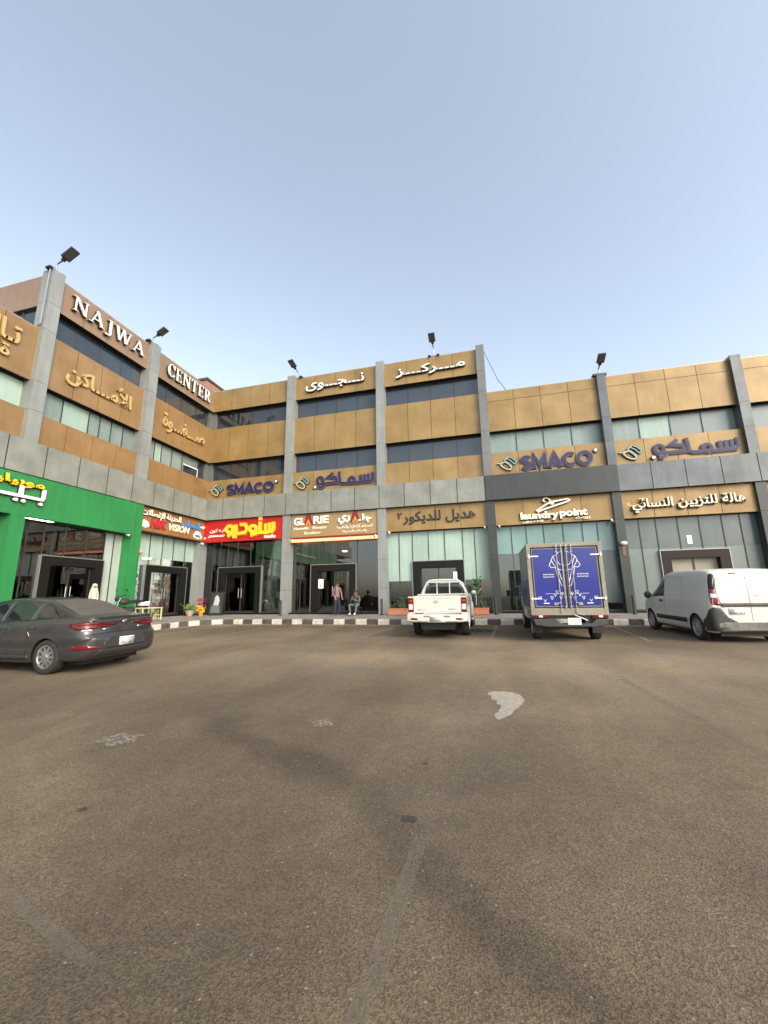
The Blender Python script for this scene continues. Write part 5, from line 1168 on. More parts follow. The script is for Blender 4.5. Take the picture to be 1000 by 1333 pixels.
def build_pickup():
    root = empty('pickup_truck', (14.05, -5.95, gz(-5.95)), R(91), 'white pickup with double cab parked nose-in to the kerb', 'truck')
    cab = simple_cab(root, 1.22, 2.75, .95, .86, .42, 1.20, 1.72, .62, white_p, name='cab')
    cut_wheels(cab, [(3.10, .37)], .44, wd=.34, ym=.87)
    bv = bvh_of(cab)
    # load bed: floor, sides with rounded edges
    m = MB(); z0, z1 = .55, 1.215; hw = .865
    m.box(-1.13, 1.19, hw-.07, hw, z0, z1).box(-1.13, 1.19, -hw, -hw+.07, z0, z1).box(1.13, 1.19, -hw+.07, hw-.07, z0, z1).box(-1.1, 1.13, -hw+.07, hw-.07, z0, z0+.12)
    bed = m.build('bed', [white_p, black], root)
    cut_wheels(bed, [(0, .37)], .45, wd=.30, ym=.87); bevel(bed, .018, 3)
    for s in (1, -1):   # swollen wheel arches
        a = MB(); n = 14; R0, R1 = .45, .53; vs = []; fs = []
        for k in range(n+1):
            t = pi*(.03+.94*k/n)
            for r_, d in ((R0, hw-.01), (R0, hw+.045), (R0+.03, hw+.055), (R1, hw+.03), (R1+.05, hw-.01)): vs.append((r_*cos(t), s*d, .37+r_*sin(t)))
        for k in range(n): fs += [(5*k+i, 5*k+i+1, 5*k+6+i, 5*k+5+i) for i in range(4)]
        for cx in (0, 3.10): b = MB(); b.add([(v[0]+cx, v[1], v[2]) for v in vs], fs); b.build('wheel_arch_flare', white_p, root, 60)
    tg = MB(); tg.box(-1.19, -1.135, -.70, .70, .74, 1.235); tg = bevel(tg.build('tailgate', white_p, root), .014, 3)
    m = MB(lambda a, b, c: (-1.191-b, a, c)); m.box(-.62, .62, .0, .004, 1.165, 1.171).box(-.66, .66, .0, .004, .775, .781); m.build('tailgate_crease', grey_p, tg)
    m = MB(lambda a, b, c: (-1.191-b, a, c)); n = 16; m.ribbon([(.03+.055*cos(2*pi*k/n), 1.06+.035*sin(2*pi*k/n)) for k in range(n)], .012, 0, .008, closed=True); m.ribbon([(-.0, 1.06), (.06, 1.06)], .01, 0, .006); m.build('badge', steel, tg)
    txt(tg, 'BINO CITY', lambda s, d, z: (-1.191-d, -s, z), -.45, .835, .26, .03, shadow_trim, 0, .003, name='lettering'); txt(tg, 'GREAT WALL'[:6], lambda s, d, z: (-1.191-d, -s, z), .45, .845, .24, .032, shadow_trim, 0, .003, name='lettering')
    m = MB(); m.box(-1.215, -1.19, -.07, .07, 1.10-.02, 1.11+.012); 
    for s in (1, -1):
        y0, y1 = (s*.705, s*.868); a, b = min(y0, y1), max(y0, y1)
        t = MB(); t.box(-1.185, -1.06, a, b, .76, 1.18); t = bevel(t.build('tail_lamp', lens_red, root), .015)
        q = MB(); q.box(-1.193, -1.184, a+.02, b-.02, .84, 1.0); bevel(q.build('lamp_lens', lens_clear, t), .004)
        q = MB(); q.box(-1.192, -1.183, a+.03, b-.03, 1.06, 1.13); bevel(q.build('lamp_lens', mat('amber_lens', (.30, .05, .015), .15), t), .004)
        q = MB(); q.box(-1.192, -1.05, a, b, .70, .758); bevel(q.build('bed_corner', white_p, root), .01)
        q = MB(); q.box(-1.192, -1.05, a, b, 1.182, 1.222); bevel(q.build('bed_corner', white_p, root), .012)
    # bumper: a curved white bar with step plates, plate recess and fog lamps
    n = 20; vs = []; fs = []
    for k in range(n+1):
        y = -.88+1.76*k/n; c = 1-(abs(y)/.88)**3; xx = -1.30-.07*c; dz = .03*(1-c)
        vs += [(-1.12, y, .50+dz), (xx+.03, y, .475+dz), (xx, y, .50+dz), (xx-.004, y, .60), (xx, y, .675), (xx+.04, y, .70), (-1.12, y, .70)]
    for k in range(n): fs += [(7*k+i, 7*k+(i+1) % 7, 7*k+7+(i+1) % 7, 7*k+7+i) for i in range(7)]
    fs += [tuple(range(7)), tuple(7*n+i for i in range(6, -1, -1))]
    b = MB(); b.add(vs, fs); bp = b.build('rear_bumper', white_p, root, 40); bb = bvh_of(bp)
    for s in (1, -1):
        decal(bb, [(s*.66-.11, .545), (s*.66+.11, .56), (s*.66+.10, .61), (s*.66-.09, .60)], 'rear', 'fog_lamp', lens_red, bp, .006, .05)
        decal(bb, [(s*.30-.09, .635), (s*.30+.09, .635), (s*.30+.075, .685), (s*.30-.075, .685)], 'rear', 'bumper_recess', black, bp, .004, .05)
        decal(bb, [(s*.42-.16, .50), (s*.42+.16, .50), (s*.42+.16, .512), (s*.42-.16, .512)], 'rear', 'bumper_slot', black, bp, .004, .05)
    plate_mb(bp, bb, .03, .59, .34, .16)
    # rear window with roll bar in front of it
    decal(bv, [(-.72, 1.235), (.72, 1.235), (.60, 1.60), (.54, 1.645), (-.54, 1.645), (-.60, 1.60)], 'rear', 'rear_window', carglass, root, .006, .1)
    for side in ('left', 'right'):
        decal(bv, [(1.42, 1.235), (2.05, 1.235), (2.05, 1.57), (1.50, 1.57)], side, 'side_window', carglass, root, .004)
        decal(bv, [(2.13, 1.235), (3.05, 1.235), (2.80, 1.47), (2.70, 1.56), (2.13, 1.57)], side, 'side_window', carglass, root, .004)
        decal(bv, [(2.085, .5), (2.10, .5), (2.10, 1.2), (2.085, 1.2)], side, 'door_gap', black, root, .003, .1, .001)
        decal(bv, [(1.75, 1.02), (1.95, 1.02), (1.95, 1.06), (1.75, 1.06)], side, 'door_handle', white_p, root, .03, .06, .02)
    rb = MB(); yb = [(-.80, 1.22), (-.72, 1.40), (-.58, 1.66), (-.50, 1.72), (-.3, 1.735), (0, 1.74), (.3, 1.735), (.50, 1.72), (.58, 1.66), (.72, 1.40), (.80, 1.22)]
    rb.tube([(1.06, y, z) for y, z in yb], .035, 10); rb.tube([(1.06, -.20, 1.24), (1.06, -.20, 1.73)], .022, 8); rb.tube([(1.06, .24, 1.24), (1.06, .24, 1.73)], .022, 8); rb.tube([(1.06, -.79, 1.245), (1.06, .79, 1.245)], .025, 8)
    rb.tube([(1.06, .78, 1.24), (.3, .79, 1.25)], .025, 8).tube([(1.06, -.78, 1.24), (.3, -.79, 1.25)], .025, 8); rb.build('roll_bar', white_p, root, 50)
    for s in (1, -1):
        m = MB(); m.ell((2.95, s*.96, 1.28), (.05, .10, .075), 12); m.build('side_mirror', white_p, root, 60)
    for x in (0, 3.10):
        for s in (1, -1): make_wheel(root, x, s*.755, .37, .24, chrome, 6)
    m = MB(); m.box(-1.1, 3.6, -.50, .50, .26, .52).box(-.1, .1, -.66, .66, .30, .42); m.tube([(-.9, -.35, .32), (-1.15, -.38, .30)], .035, 8); m.build('underbody', black, root)
    return root
pk = build_pickup(); pk.rotation_euler = (0, -.02, R(91))

# ---- box truck
def build_truck():
    root = empty('box_truck', (17.60, -6.70, gz(-6.7)), R(90.5), 'small delivery truck with a bright blue box body parked nose-in to the kerb', 'truck')
    cab = simple_cab(root, 1.92, 2.75, .85, .87, .42, 1.18, 1.74, .66, white_p, name='cab')
    cut_wheels(cab, [(3.22, .36)], .43, wd=.34, ym=.88)
    bv = bvh_of(cab)
    for side in ('left', 'right'):
        decal(bv, [(2.05, 1.21), (3.05, 1.21), (2.72, 1.55), (2.15, 1.58)], side, 'side_window', carglass, root, .004)
        decal(bv, [(1.99, .5), (2.0, .5), (2.0, 1.2), (1.99, 1.2)], side, 'door_gap', black, root, .003, .1, .001)
    X0, X1, HW, Z0, Z1 = -.90, 1.88, .945, .815, 2.60
    tf = lambda a, b, c: (X0-b, -a, c)          # rear face: a to the right as seen from behind, b outwards
    box = MB(); box.box(X0+.06, X1, -HW+.012, HW-.012, Z0+.012, Z1-.012); bx = bevel(box.build('cargo_box', boxside, root), .01)
    q = MB(); q.box(X0+.3, X1-.05, HW-.0115, HW-.004, Z0+.05, Z0+.82); q.build('side_graphic', truckblue, bx); q = MB(); q.box(X0+.3, X1-.05, -HW+.004, -HW+.0115, Z0+.05, Z0+.82); q.build('side_graphic', truckblue, bx)
    q = MB()
    for a in (X0+.02, X1-.06):
        for s in (1, -1): q.box(a, a+.07, s*HW-.02 if s > 0 else -HW-.0, s*HW if s > 0 else -HW+.02, Z0, Z1)
    for s in (1, -1): q.box(X0+.09, X1-.06, min(s*HW, s*(HW-.03)), max(s*HW, s*(HW-.03)), Z1-.07, Z1+.001).box(X0+.09, X1-.06, min(s*HW, s*(HW-.03)), max(s*HW, s*(HW-.03)), Z0-.001, Z0+.07)
    q.build('edge_rail', boxframe, bx)
    fr = MB(tf); fr.box(-HW, -HW+.095, -.06, .03, Z0+.0, Z1+.01).box(HW-.095, HW, -.06, .03, Z0, Z1+.01).box(-HW+.095, HW-.095, -.06, .028, Z1-.10, Z1+.008).box(-HW+.095, HW-.095, -.06, .028, Z0-.12, Z0+.065).box(-HW, -HW+.095, -.06, .027, Z0-.12, Z0-.001).box(HW-.095, HW, -.06, .027, Z0-.12, Z0-.001)
    bevel(fr.build('rear_frame', boxframe, root), .008)
    gk = MB(tf); gk.box(-HW+.096, HW-.096, -.05, .002, Z0+.066, Z1-.101); gk.build('door_seal', black, root)
    zA, zB = Z0+.10, Z1-.135
    art = MB(tf); arts = []
    for s in (-1, 1):
        a, b = (-HW+.13, -.022) if s < 0 else (.022, HW-.13)
        d = MB(tf); d.box(a, b, .003, .022, zA, zB); dr = bevel(d.build('rear_door', truckblue, root), .004)
        e = MB(tf); e.ribbon([(a+.008, zA+.008), (b-.008, zA+.008), (b-.008, zB-.008), (a+.008, zB-.008)], .016, .0225, .0265, closed=True); e.build('door_edge', boxframe, dr)
        w = MB(tf); c = lambda cx, cy: (s*abs(cx-520)*.00243, 2.50-(cy-165)*.0027)     # picture of a dress-form outline, mirrored door to door
        W = .013
        for i, pl in enumerate([[(512, 222), (490, 216), (465, 222), (440, 245), (405, 262), (388, 300), (368, 335), (362, 352), (385, 372), (418, 366), (462, 390), (512, 400)],
                   [(388, 300), (408, 340), (430, 362)], [(440, 245), (446, 300), (468, 340), (512, 350)], [(418, 366), (440, 455), (470, 545), (505, 560)], [(452, 386), (468, 450), (476, 490)], [(408, 262), (436, 330), (452, 386)], [(478, 470), (490, 520), (494, 556)]]):
            w.ribbon([c(*p) for p in pl], W, .0225, .0265+.0004*i)
        # ornament row with little chevrons near the bottom
        for i, (cx, cy) in enumerate(((240, 670), (288, 690), (360, 670), (395, 640), (420, 615), (450, 668), (470, 630))):
            p0, p1, p2 = c(cx-14, cy-10), c(cx, cy+12), c(cx+14, cy-10); w.ribbon([p0, p1, p2], .010, .0228, .0272+.0003*i)
            if i % 2 == 0: w.ribbon([c(cx-16, cy-16), c(cx+16, cy-16)], .009, .0229, .0276+.0003*i)
        w.ribbon([c(300, 625), c(505, 628)], .007, .023, .0262)
        w.ribbon([c(270, 718), c(330, 718)], .022, .023, .0268)
        for j, zz in enumerate((438, 462)):
            for k in range(8):
                cx = 290+k*15; w.ribbon([c(cx, zz-4-(k*7 % 3)), c(cx+4, zz+5), c(cx+9, zz-5+(k*5 % 4))], .008, .0231, .0262+.0002*k)
        w.build('door_graphic', white, dr)
        for ro in (.062, .185) if True else ():
            r_ = MB(tf); zt_, zb_ = Z1-.03, Z0-.06 if ro > .1 else Z0+.05
            r_.tube([(s*ro, .055, zb_), (s*ro, .055, zt_)], .0125, 8)
            for zz in (zb_+.05, zt_-.05, zA+.25, zB-.1): r_.box(s*ro-.03, s*ro+.03, .0215, .062, zz-.016, zz+.016)
            r_.build('lock_rod', steel, dr, 40)
        h = MB(tf); h.tube([(s*.185, .075, 1.02), (s*.30, .085, 1.0)], .012, 8); h.box(s*.30-.05, s*.30+.05, .022, .05, .96, 1.02); h.build('door_handle', chrome, dr, 40)
        for zz in (2.26, 1.13):
            g_ = MB(tf); x0_, x1_ = sorted((s*(HW-.01), s*(HW-.30))); g_.box(x0_, x1_, .031, .047, zz-.018, zz+.018); g_.tube([(s*(HW-.05), .05, zz-.05), (s*(HW-.05), .05, zz+.05)], .018, 8); bevel(g_.build('hinge', white, dr), .004)
    # below the box: tail lamps, grey bumper, plate
    for s in (-1, 1):
        l = MB(tf); a, b = sorted((s*.93, s*.53)); l.box(a, b, -.10, .015, .61, .80); lm = bevel(l.build('tail_lamp', lens_dark, root), .018)
        for k, (u, m_) in enumerate(((.30, lens_red), (.55, lens_clear), (.80, lens_red))):
            l2 = MB(tf); cx = a+(b-a)*u; l2.box(cx-.05, cx+.05, .015, .021, .64, .77); bevel(l2.build('lamp_lens', m_, lm), .006)
        l3 = MB(tf); a, b = sorted((s*.58, s*.45)); l3.box(a, b, -.1, .0, .70, .80); l3.build('lamp_bracket', black, root)
    b = MB(tf); poly = [(-.92, .60), (-.86, .44), (-.55, .40), (.55, .40), (.86, .44), (.92, .60), (.62, .60), (.50, .49), (-.22, .49), (-.34, .60)]
    b.prism(poly, -.10, .06); bevel(b.build('rear_bumper', mat('grey_bumper', (.045, .048, .046), .45, .1, var=.15, vscale=4), root), .02, 3)
    pm_ = MB(tf); pm_.box(-.06, .26, .065, .075, .46, .63); pl = pm_.build('number_plate', plate, root)
    pc = MB(tf)
    for j in range(2):
        for k in range(6): cx = -.03+.048*k; zz = .50+.08*j; pc.ribbon([(cx-.01, zz-.018), (cx-.01, zz+.018), (cx+.012, zz+(.01 if k % 2 else -.01)), (cx+.012, zz-.018)], .007, .0752, .0765)
    pc.build('plate_characters', platetxt, pl)
    m = MB(); m.box(-.85, 1.9, .38, .52, .46, .68).box(-.85, 1.9, -.52, -.38, .46, .68).box(-.1, .1, -.62, .62, .28, .42).box(-.86, -.80, -.9, .9, .60, .80).box(.3, 1.2, -.75, -.55, .35, .62); m.build('chassis', black, root)
    m = MB(); m.tube([(-.92, -.12, .70), (-.96, -.30, .62), (-.93, -.42, .56)], .02, 6); m.tube([(-.93, -.20, .74), (-.95, -.36, .70)], .018, 6); m.build('tow_chain', steel, root, 40)
    for s in (-1, 1):
        m = MB(); m.box(.0-.42, -.40, min(s*.62, s*.90), max(s*.62, s*.90), .20, .62); m.build('mud_flap', black, root)
        m = MB(); m.tube([(2.75, s*.86, 1.15), (2.8, s*1.08, 1.22)], .018, 6); m.box(2.74, 2.82, min(s*1.0, s*1.20), max(s*1.0, s*1.20), 1.12, 1.44); bevel(m.build('side_mirror', black, root), .02)
    for x in (0, 3.22):
        for s in (1, -1): make_wheel(root, x, s*.765, .36, .23, steel, 8, steel_=True)
    return root
tr_ = build_truck(); tr_.rotation_euler = (0, -.02, R(90.5))

# ---- white panel van
def build_van():
    root = empty('panel_van', (21.70, -6.62, gz(-6.62)), R(93), 'white panel van with closed rear doors parked at the right edge', 'van')
    xk = [-.78, -.74, -.66, -.5, 0, 1.0, 1.6, 2.0, 2.45, 2.9, 3.2, 3.45, 3.55, 3.60]
    K = dict(zb=[.34, .28, .24, .22, .22, .22, .22, .22, .22, .22, .24, .28, .32, .38], w=[.80, .845, .865, .875, .88, .88, .88, .88, .875, .87, .84, .76, .66, .5],
             zl=[1.06, 1.08, 1.09, 1.09, 1.09, 1.08, 1.07, 1.05, 1.04, 1.0, .93, .82, .74, .66], zt=[1.66, 1.74, 1.775, 1.80, 1.825, 1.835, 1.80, 1.66, 1.40, 1.16, 1.07, .95, .85, .74],
             wr=[.66, .71, .73, .74, .745, .745, .73, .71, .70, .70, .68, .58, .5, .35])
    def sec(x, p):
        w, zb, zl, zt, wr = p['w'], p['zb'], p['zl'], p['zt'], p['wr']; g = max(.05, zt-zl)
        return [(0, zb), (w*.85, zb), (w*.96, zb+.05), (w*.985, zb+.22), (w, zb+.32), (w*1.0, zl-.25), (w*.99, zl-.08), (w*.975, zl), (wr+(w*.975-wr)*.62, zl+g*.42), (wr+.028, zt-.13*min(1, g*2)), (wr+.0, zt-.055*min(1, g*2)), (wr-.07, zt-.022), (wr*.55, zt-.006), (0, zt)]
    def warp(x, y, z):
        k = min(1, max(0, (-.3-x)/.45)); t = min(1, max(0, (z-.9)/.9)); return x + k*.10*t*t + k*.03*(abs(y)/.85)**4
    xs_ = sorted(set([-.78, -.77, -.755, -.74, -.72, -.69, -.65, -.6, -.55]+[round(float(v), 3) for v in np.arange(-.5, 3.45, .08)]+[3.5, 3.53, 3.56, 3.58, 3.60]))
    body = loft(xk, K, sec, xs_, warp).build('body', [white_p, black], root, 40)
    bm = bmesh.new(); bm.from_mesh(body.data); bmesh.ops.remove_doubles(bm, verts=bm.verts, dist=1e-4); bm.to_mesh(body.data); bm.free()
    cut_wheels(body, [(0, .315), (2.81, .315)], .37, wd=.30, ym=.88)
    bv = bvh_of(body)
    for side, sd_ in (('left', 'rearleft'), ('right', 'rearright')):
        decal(bv, [(1.72, 1.10), (2.72, 1.06), (2.62, 1.16), (2.30, 1.40), (2.05, 1.55), (1.86, 1.60), (1.74, 1.60)], side, 'side_window', carglass, root, .004)
        decal(bv, [(1.66, .36), (1.672, .36), (1.70, 1.05), (1.68, 1.62), (1.668, 1.62), (1.688, 1.05)], side, 'door_gap', mat('panel_gap', (.10, .10, .10), .6), root, .002, .1, .001)
        decal(bv, [(2.62, .45), (2.63, .45), (2.70, 1.02), (2.69, 1.02)], side, 'door_gap', joint, root, .002, .1, .001)
        decal(bv, [(.62, .36), (.63, .36), (.63, 1.66), (.62, 1.66)], side, 'door_gap', mat('panel_gap', (.22, .22, .21), .6), root, .002, .1, .001)
        decal(bv, [(.55, 1.62), (1.66, 1.66), (1.66, 1.672), (.55, 1.632)], side, 'roof_crease', mat('panel_gap', (.30, .30, .29), .6), root, .002, .1, .001)
        decal(bv, [(.44, .42), (2.34, .42), (2.34, .54), (.44, .54)], side, 'side_moulding', blackplastic, root, .012, .1, .012)
        decal(bv, [(1.80, .94), (1.98, .935), (1.98, .98), (1.80, .985)], side, 'door_handle', black, root, .03, .06, .025)
        # rear corner: black filler above a red lamp, dark wrap of the bumper
        sg = 1
        lp = decal(bv, [(-.11, .90), (.055, .93), (.085, 1.15), (.085, 1.30), (-.035, 1.30), (-.07, 1.10)], sd_, 'tail_lamp', lens_red, root, .010, .05, .012)
        decal(bv, [(-.055, 1.10), (.06, 1.10), (.06, 1.19), (-.04, 1.19)], sd_, 'lamp_lens', lens_clear, lp, .016, .05, .004)
        decal(bv, [(-.035, 1.305), (.085, 1.305), (.09, 1.50), (.075, 1.66), (.03, 1.69), (-.03, 1.66), (-.05, 1.5)], sd_, 'corner_filler', black, root, .006, .05)
        decal(bv, [(-.30, .30), (.36, .30), (.34, .52), (.22, .62), (.12, .80), (.02, .86), (-.08, .84), (-.18, .62), (-.30, .52)], sd_, 'bumper_corner', blackplastic, root, .014, .05, .014)
    decal(bv, [(-.70, .25), (.70, .25), (.74, .47), (.60, .50), (-.60, .50), (-.74, .47)], 'rear', 'rear_bumper', mat('grey_plastic', (.12, .118, .10), .6, var=.3, vscale=6), root, .016, .08, .016)
    decal(bv, [(-.012, .52), (-.004, .52), (-.004, 1.70), (-.012, 1.70)], 'rear', 'door_gap', joint, root, .003, .1, .001)
    decal(bv, [(-.66, 1.55), (.66, 1.55), (.66, 1.558), (-.66, 1.558)], 'rear', 'door_crease', mat('panel_gap', (.35, .35, .33), .6), root, .002, .1, .001)
    for s in (1, -1): decal(bv, [(s*.70-.006, .56), (s*.70+.006, .56), (s*.655+.006, 1.64), (s*.655-.006, 1.64)], 'rear', 'door_gap', mat('panel_gap', (.18, .18, .17), .6), root, .002, .1, .001)
    decal(bv, [(-.55, .875), (.60, .875), (.63, .915), (.60, .955), (-.55, .955), (-.58, .915)], 'rear', 'door_strip', blackplastic, root, .022, .1, .02)
    decal(bv, [(.16, 1.665), (.32, 1.665), (.32, 1.695), (.16, 1.695)], 'rear', 'brake_lamp', lens_dark, root, .008, .1, .008)
    decal(bv, [(-.30, 1.12), (-.12, 1.12), (-.12, 1.135), (-.30, 1.135)], 'rear', 'lettering', steel, root, .004, .1, .003)
    decal(bv, [(-.45, .60), (.45, .60), (.45, .608), (-.45, .608)], 'rear', 'door_crease', mat('panel_gap', (.40, .40, .37), .6), root, .002, .1, .001)
    plate_mb(root, bv, .30, .76, .34, .15)
    decal(bv, [(2.0, -.6), (2.75, -.66), (2.8, 0), (2.75, .66), (2.0, .6)], 'top', 'windscreen', carglass, root, .006, .1)
    for s in (1, -1):
        m = MB(); m.ell((2.52, s*1.0, 1.12), (.08, .11, .12), 12); m.build('side_mirror', blackplastic, root, 60)
        m = MB(); m.ell((2.62, s*.885, 1.62), (.05, .04, .03), 8) if False else None
    for x in (0, 2.81):
        for s in (1, -1): make_wheel(root, x, s*.775, .32, .195, mat('silver_hubcap', (.33, .33, .33), .4, .4), 9)
    m = MB(); m.box(-.6, 3.3, -.64, .64, .16, .32); m.build('underbody', black, root)
    return root
vn = build_van(); vn.rotation_euler = (0, -.02, R(93))

# ---- motorcycle half hidden behind the sedan
def build_motorbike():
    root = empty('motorcycle', (.95, -4.78, gzp(0, -1.0)), R(-97), 'motorcycle with white panels standing by the green pillar behind the sedan', 'motorcycle')
    for x in (0, 1.28):
        t = MB(); t.lathe([(.24, -.045), (.28, -.055), (.31, 0), (.28, .055), (.24, .045)], (0, 0, 0), 'y', 28); w = t.build('wheel', rubber, root, 60); w.location = (x, 0, .31)
        t = MB(); t.lathe([(.24, -.045), (.25, 0), (.24, .045)], (0, 0, 0), 'y', 24)
        for k in range(6): a = k*pi/3; t.tube([(0, 0, 0), (.24*cos(a), 0, .24*sin(a))], .012, 5)
        t.build('rim', chrome, w, 60)
    m = MB(); m.box(.35, .75, -.12, .12, .28, .60); m.tube([(.9, 0, .5), (1.0, 0, .95)], .03, 8); bevel(m.build('engine', blackplastic, root), .03)
    m = MB(); m.ell((.78, 0, .80), (.26, .14, .14), 14); m.build('fuel_tank', blackplastic, root, 60)
    m = MB(); m.ell((.28, 0, .80), (.36, .13, .07), 14); m.build('seat', black, root, 60)
    m = MB(); m.box(-.30, .1, -.12, .12, .62, .76).box(-.35, -.2, -.1, .1, .74, .80); bevel(m.build('tail_panel', white, root), .03)
    m = MB(); m.tube([(1.28, .08, .31), (1.02, .08, .95)], .02, 8).tube([(1.28, -.08, .31), (1.02, -.08, .95)], .02, 8); m.build('fork', steel, root, 60)
    m = MB(); m.tube([(.88, .34, 1.02), (.98, .2, 1.06), (1.0, 0, 1.0), (.98, -.2, 1.06), (.88, -.34, 1.02)], .014, 8); m.build('handlebar', black, root, 60)
    for s in (1, -1): m = MB(); m.tube([(.95, s*.22, 1.05), (.95, s*.30, 1.22)], .008, 6); m.ell((.95, s*.31, 1.26), (.02, .06, .045), 10); m.build('mirror', black, root, 60)
    m = MB(); m.ell((1.12, 0, .92), (.08, .09, .09), 12); m.build('headlight', black, root, 60)
    m = MB(); m.box(1.0, 1.5, -.06, .06, .64, .67); bevel(m.build('mudguard', black, root), .01)
    return root
build_motorbike()

# ------------------------------------------------------------------ people
def skin_body(name, J, E_, parent, mats, mfn, sub=2, loc=(0, 0, 0)):
    """one continuous body grown with a skin modifier from joints J: name -> (x, y, z, rx, ry)"""
    ks = list(J); me = bpy.data.meshes.new(name); me.from_pydata([J[k][:3] for k in ks], [(ks.index(a), ks.index(b)) for a, b in E_], [])
    o = bpy.data.objects.new(name, me); COL.objects.link(o); md = o.modifiers.new('skin', 'SKIN'); md.use_smooth_shade = True; md.branch_smoothing = .4
    sv = me.skin_vertices[0].data
    for i, k in enumerate(ks): sv[i].radius = J[k][3:5] if len(J[k]) > 4 else (J[k][3], J[k][3])
    sv[ks.index('pelvis')].use_root = True
    s = o.modifiers.new('sub', 'SUBSURF'); s.levels = sub; s.render_levels = sub
    dg = bpy.context.evaluated_depsgraph_get(); dg.update(); me2 = bpy.data.meshes.new_from_object(o.evaluated_get(dg)); bpy.data.objects.remove(o)
    o = link(name, me2, mats, parent, 80); me2.polygons.foreach_set('material_index', [mfn(p.center) for p in me2.polygons]); return o
def hand(J, E_, w, d, side, s=1.):
    """palm plus thumb and four fingers, slightly curled; w: wrist joint name, d: direction unit vector"""
    W = Vector(J[w][:3]); d = Vector(d).normalized(); a = Vector((0, 0, 1)).cross(d)
    a = (a if a.length > .2 else Vector((0, 1, 0))).normalized(); P = W+d*.05*s; J[w+'p'] = (*P, .026*s, .016*s); E_.append((w, w+'p'))
    nrm = d.cross(a).normalized()
    for i, (o, l) in enumerate(((-.026, .065), (-.009, .075), (.009, .07), (.026, .055))):
        b = P+a*o*s+d*.03*s; t = b+d*l*.6*s+nrm*.012*side*s; t2 = t+d*l*.4*s+nrm*.022*side*s
        J[w+'f%d' % i] = (*b, .010*s, .010*s); J[w+'g%d' % i] = (*t, .009*s, .009*s); J[w+'h%d' % i] = (*t2, .007*s, .007*s); E_ += [(w+'p', w+'f%d' % i), (w+'f%d' % i, w+'g%d' % i), (w+'g%d' % i, w+'h%d' % i)]
    b = W+d*.03*s+a*.035*s*side; t = b+d*.045*s+a*.02*s*side; J[w+'t'] = (*b, .011*s, .011*s); J[w+'u'] = (*t, .009*s, .009*s); E_ += [(w, w+'t'), (w+'t', w+'u')]
def head_parts(body, c, fwd, hairm, hair=True, r=.1):
    """face with nose, ears, eyes and mouth, and hair as a child"""
    c = Vector(c); f = Vector(fwd).normalized(); s = Vector((0, 0, 1)).cross(f).normalized(); u = f.cross(s)
    tf = lambda a, b, z: tuple(c+f*a+s*b+u*z)
    m = MB(tf); m.ell((.085*r/.1, 0, -.01), (.018, .014, .026), 8).ell((0, .082, -.01), (.02, .012, .03), 8).ell((0, -.082, -.01), (.02, .012, .03), 8); m.build('nose_and_ears', skin, body, 60)
    m = MB(tf); m.ell((.082, .03, .015), (.010, .014, .008), 8).ell((.082, -.03, .015), (.010, .014, .008), 8).ell((.082, 0, -.055), (.008, .024, .006), 8); m.build('eyes_and_mouth', darkbrown, body, 60)
    if hair:
        m = MB(tf); m.ell((-.018, 0, .032), (.098, .086, .098), 16); m.build('hair', hairm, body, 60)
hairb = mat('black_hair', (.012, .010, .009), .6)
def stand():
    root = empty('person', (8.40, -.75, gzp(0, -.75)), R(-35), 'person in a checked reddish shirt and dark trousers standing before the showroom door', 'person')
    J = dict(pelvis=(0, 0, .84, .13, .10), waist=(.01, 0, .98, .125, .095), chest=(.01, 0, 1.16, .145, .105), neckb=(.01, 0, 1.30, .09, .075), neck=(.015, 0, 1.36, .048, .048), headl=(.03, 0, 1.42, .068, .072), head=(.035, 0, 1.485, .082, .088), top=(.025, 0, 1.545, .06, .065))
    E_ = [('pelvis', 'waist'), ('waist', 'chest'), ('chest', 'neckb'), ('neckb', 'neck'), ('neck', 'headl'), ('headl', 'head'), ('head', 'top')]
    for s, n in ((1, 'l'), (-1, 'r')):
        J[n+'sh'] = (0, s*.16, 1.265, .06, .06); J[n+'el'] = (.0+.04*s, s*.225, 1.02, .045, .045); J[n+'wr'] = (.14, s*.19, .84, .028, .028)
        E_ += [('neckb', n+'sh'), (n+'sh', n+'el'), (n+'el', n+'wr')]
        J[n+'hip'] = (0, s*.085, .76, .088, .09); J[n+'kn'] = (.02+.03*s, s*.095, .43, .062, .064); J[n+'an'] = (-.02+.03*s, s*.10, .09, .048, .05); J[n+'toe'] = (.12+.03*s, s*.11, .045, .038, .032)
        E_ += [('pelvis', n+'hip'), (n+'hip', n+'kn'), (n+'kn', n+'an'), (n+'an', n+'toe')]
        hand(J, E_, n+'wr', (.45, 0, -.9), s, .95)
    shirt = mat('checked_shirt', (.15, .04, .04), .7, c2=(.26, .17, .16), vscale=26); tro = mat('dark_trousers', (.018, .020, .035), .75)
    def mf(c):
        if c.z > 1.35: return 0
        if c.z < .07: return 3
        if (abs(c.y) > .14 or c.x > .12) and c.z < .93 and c.z > .6 and c.x > .07: return 0
        if c.z > .86: return 1
        return 2
    b = skin_body('body', J, E_, root, [skin, shirt, tro, black], mf); head_parts(b, (.035, 0, 1.47), (1, 0, -.15), hairb)
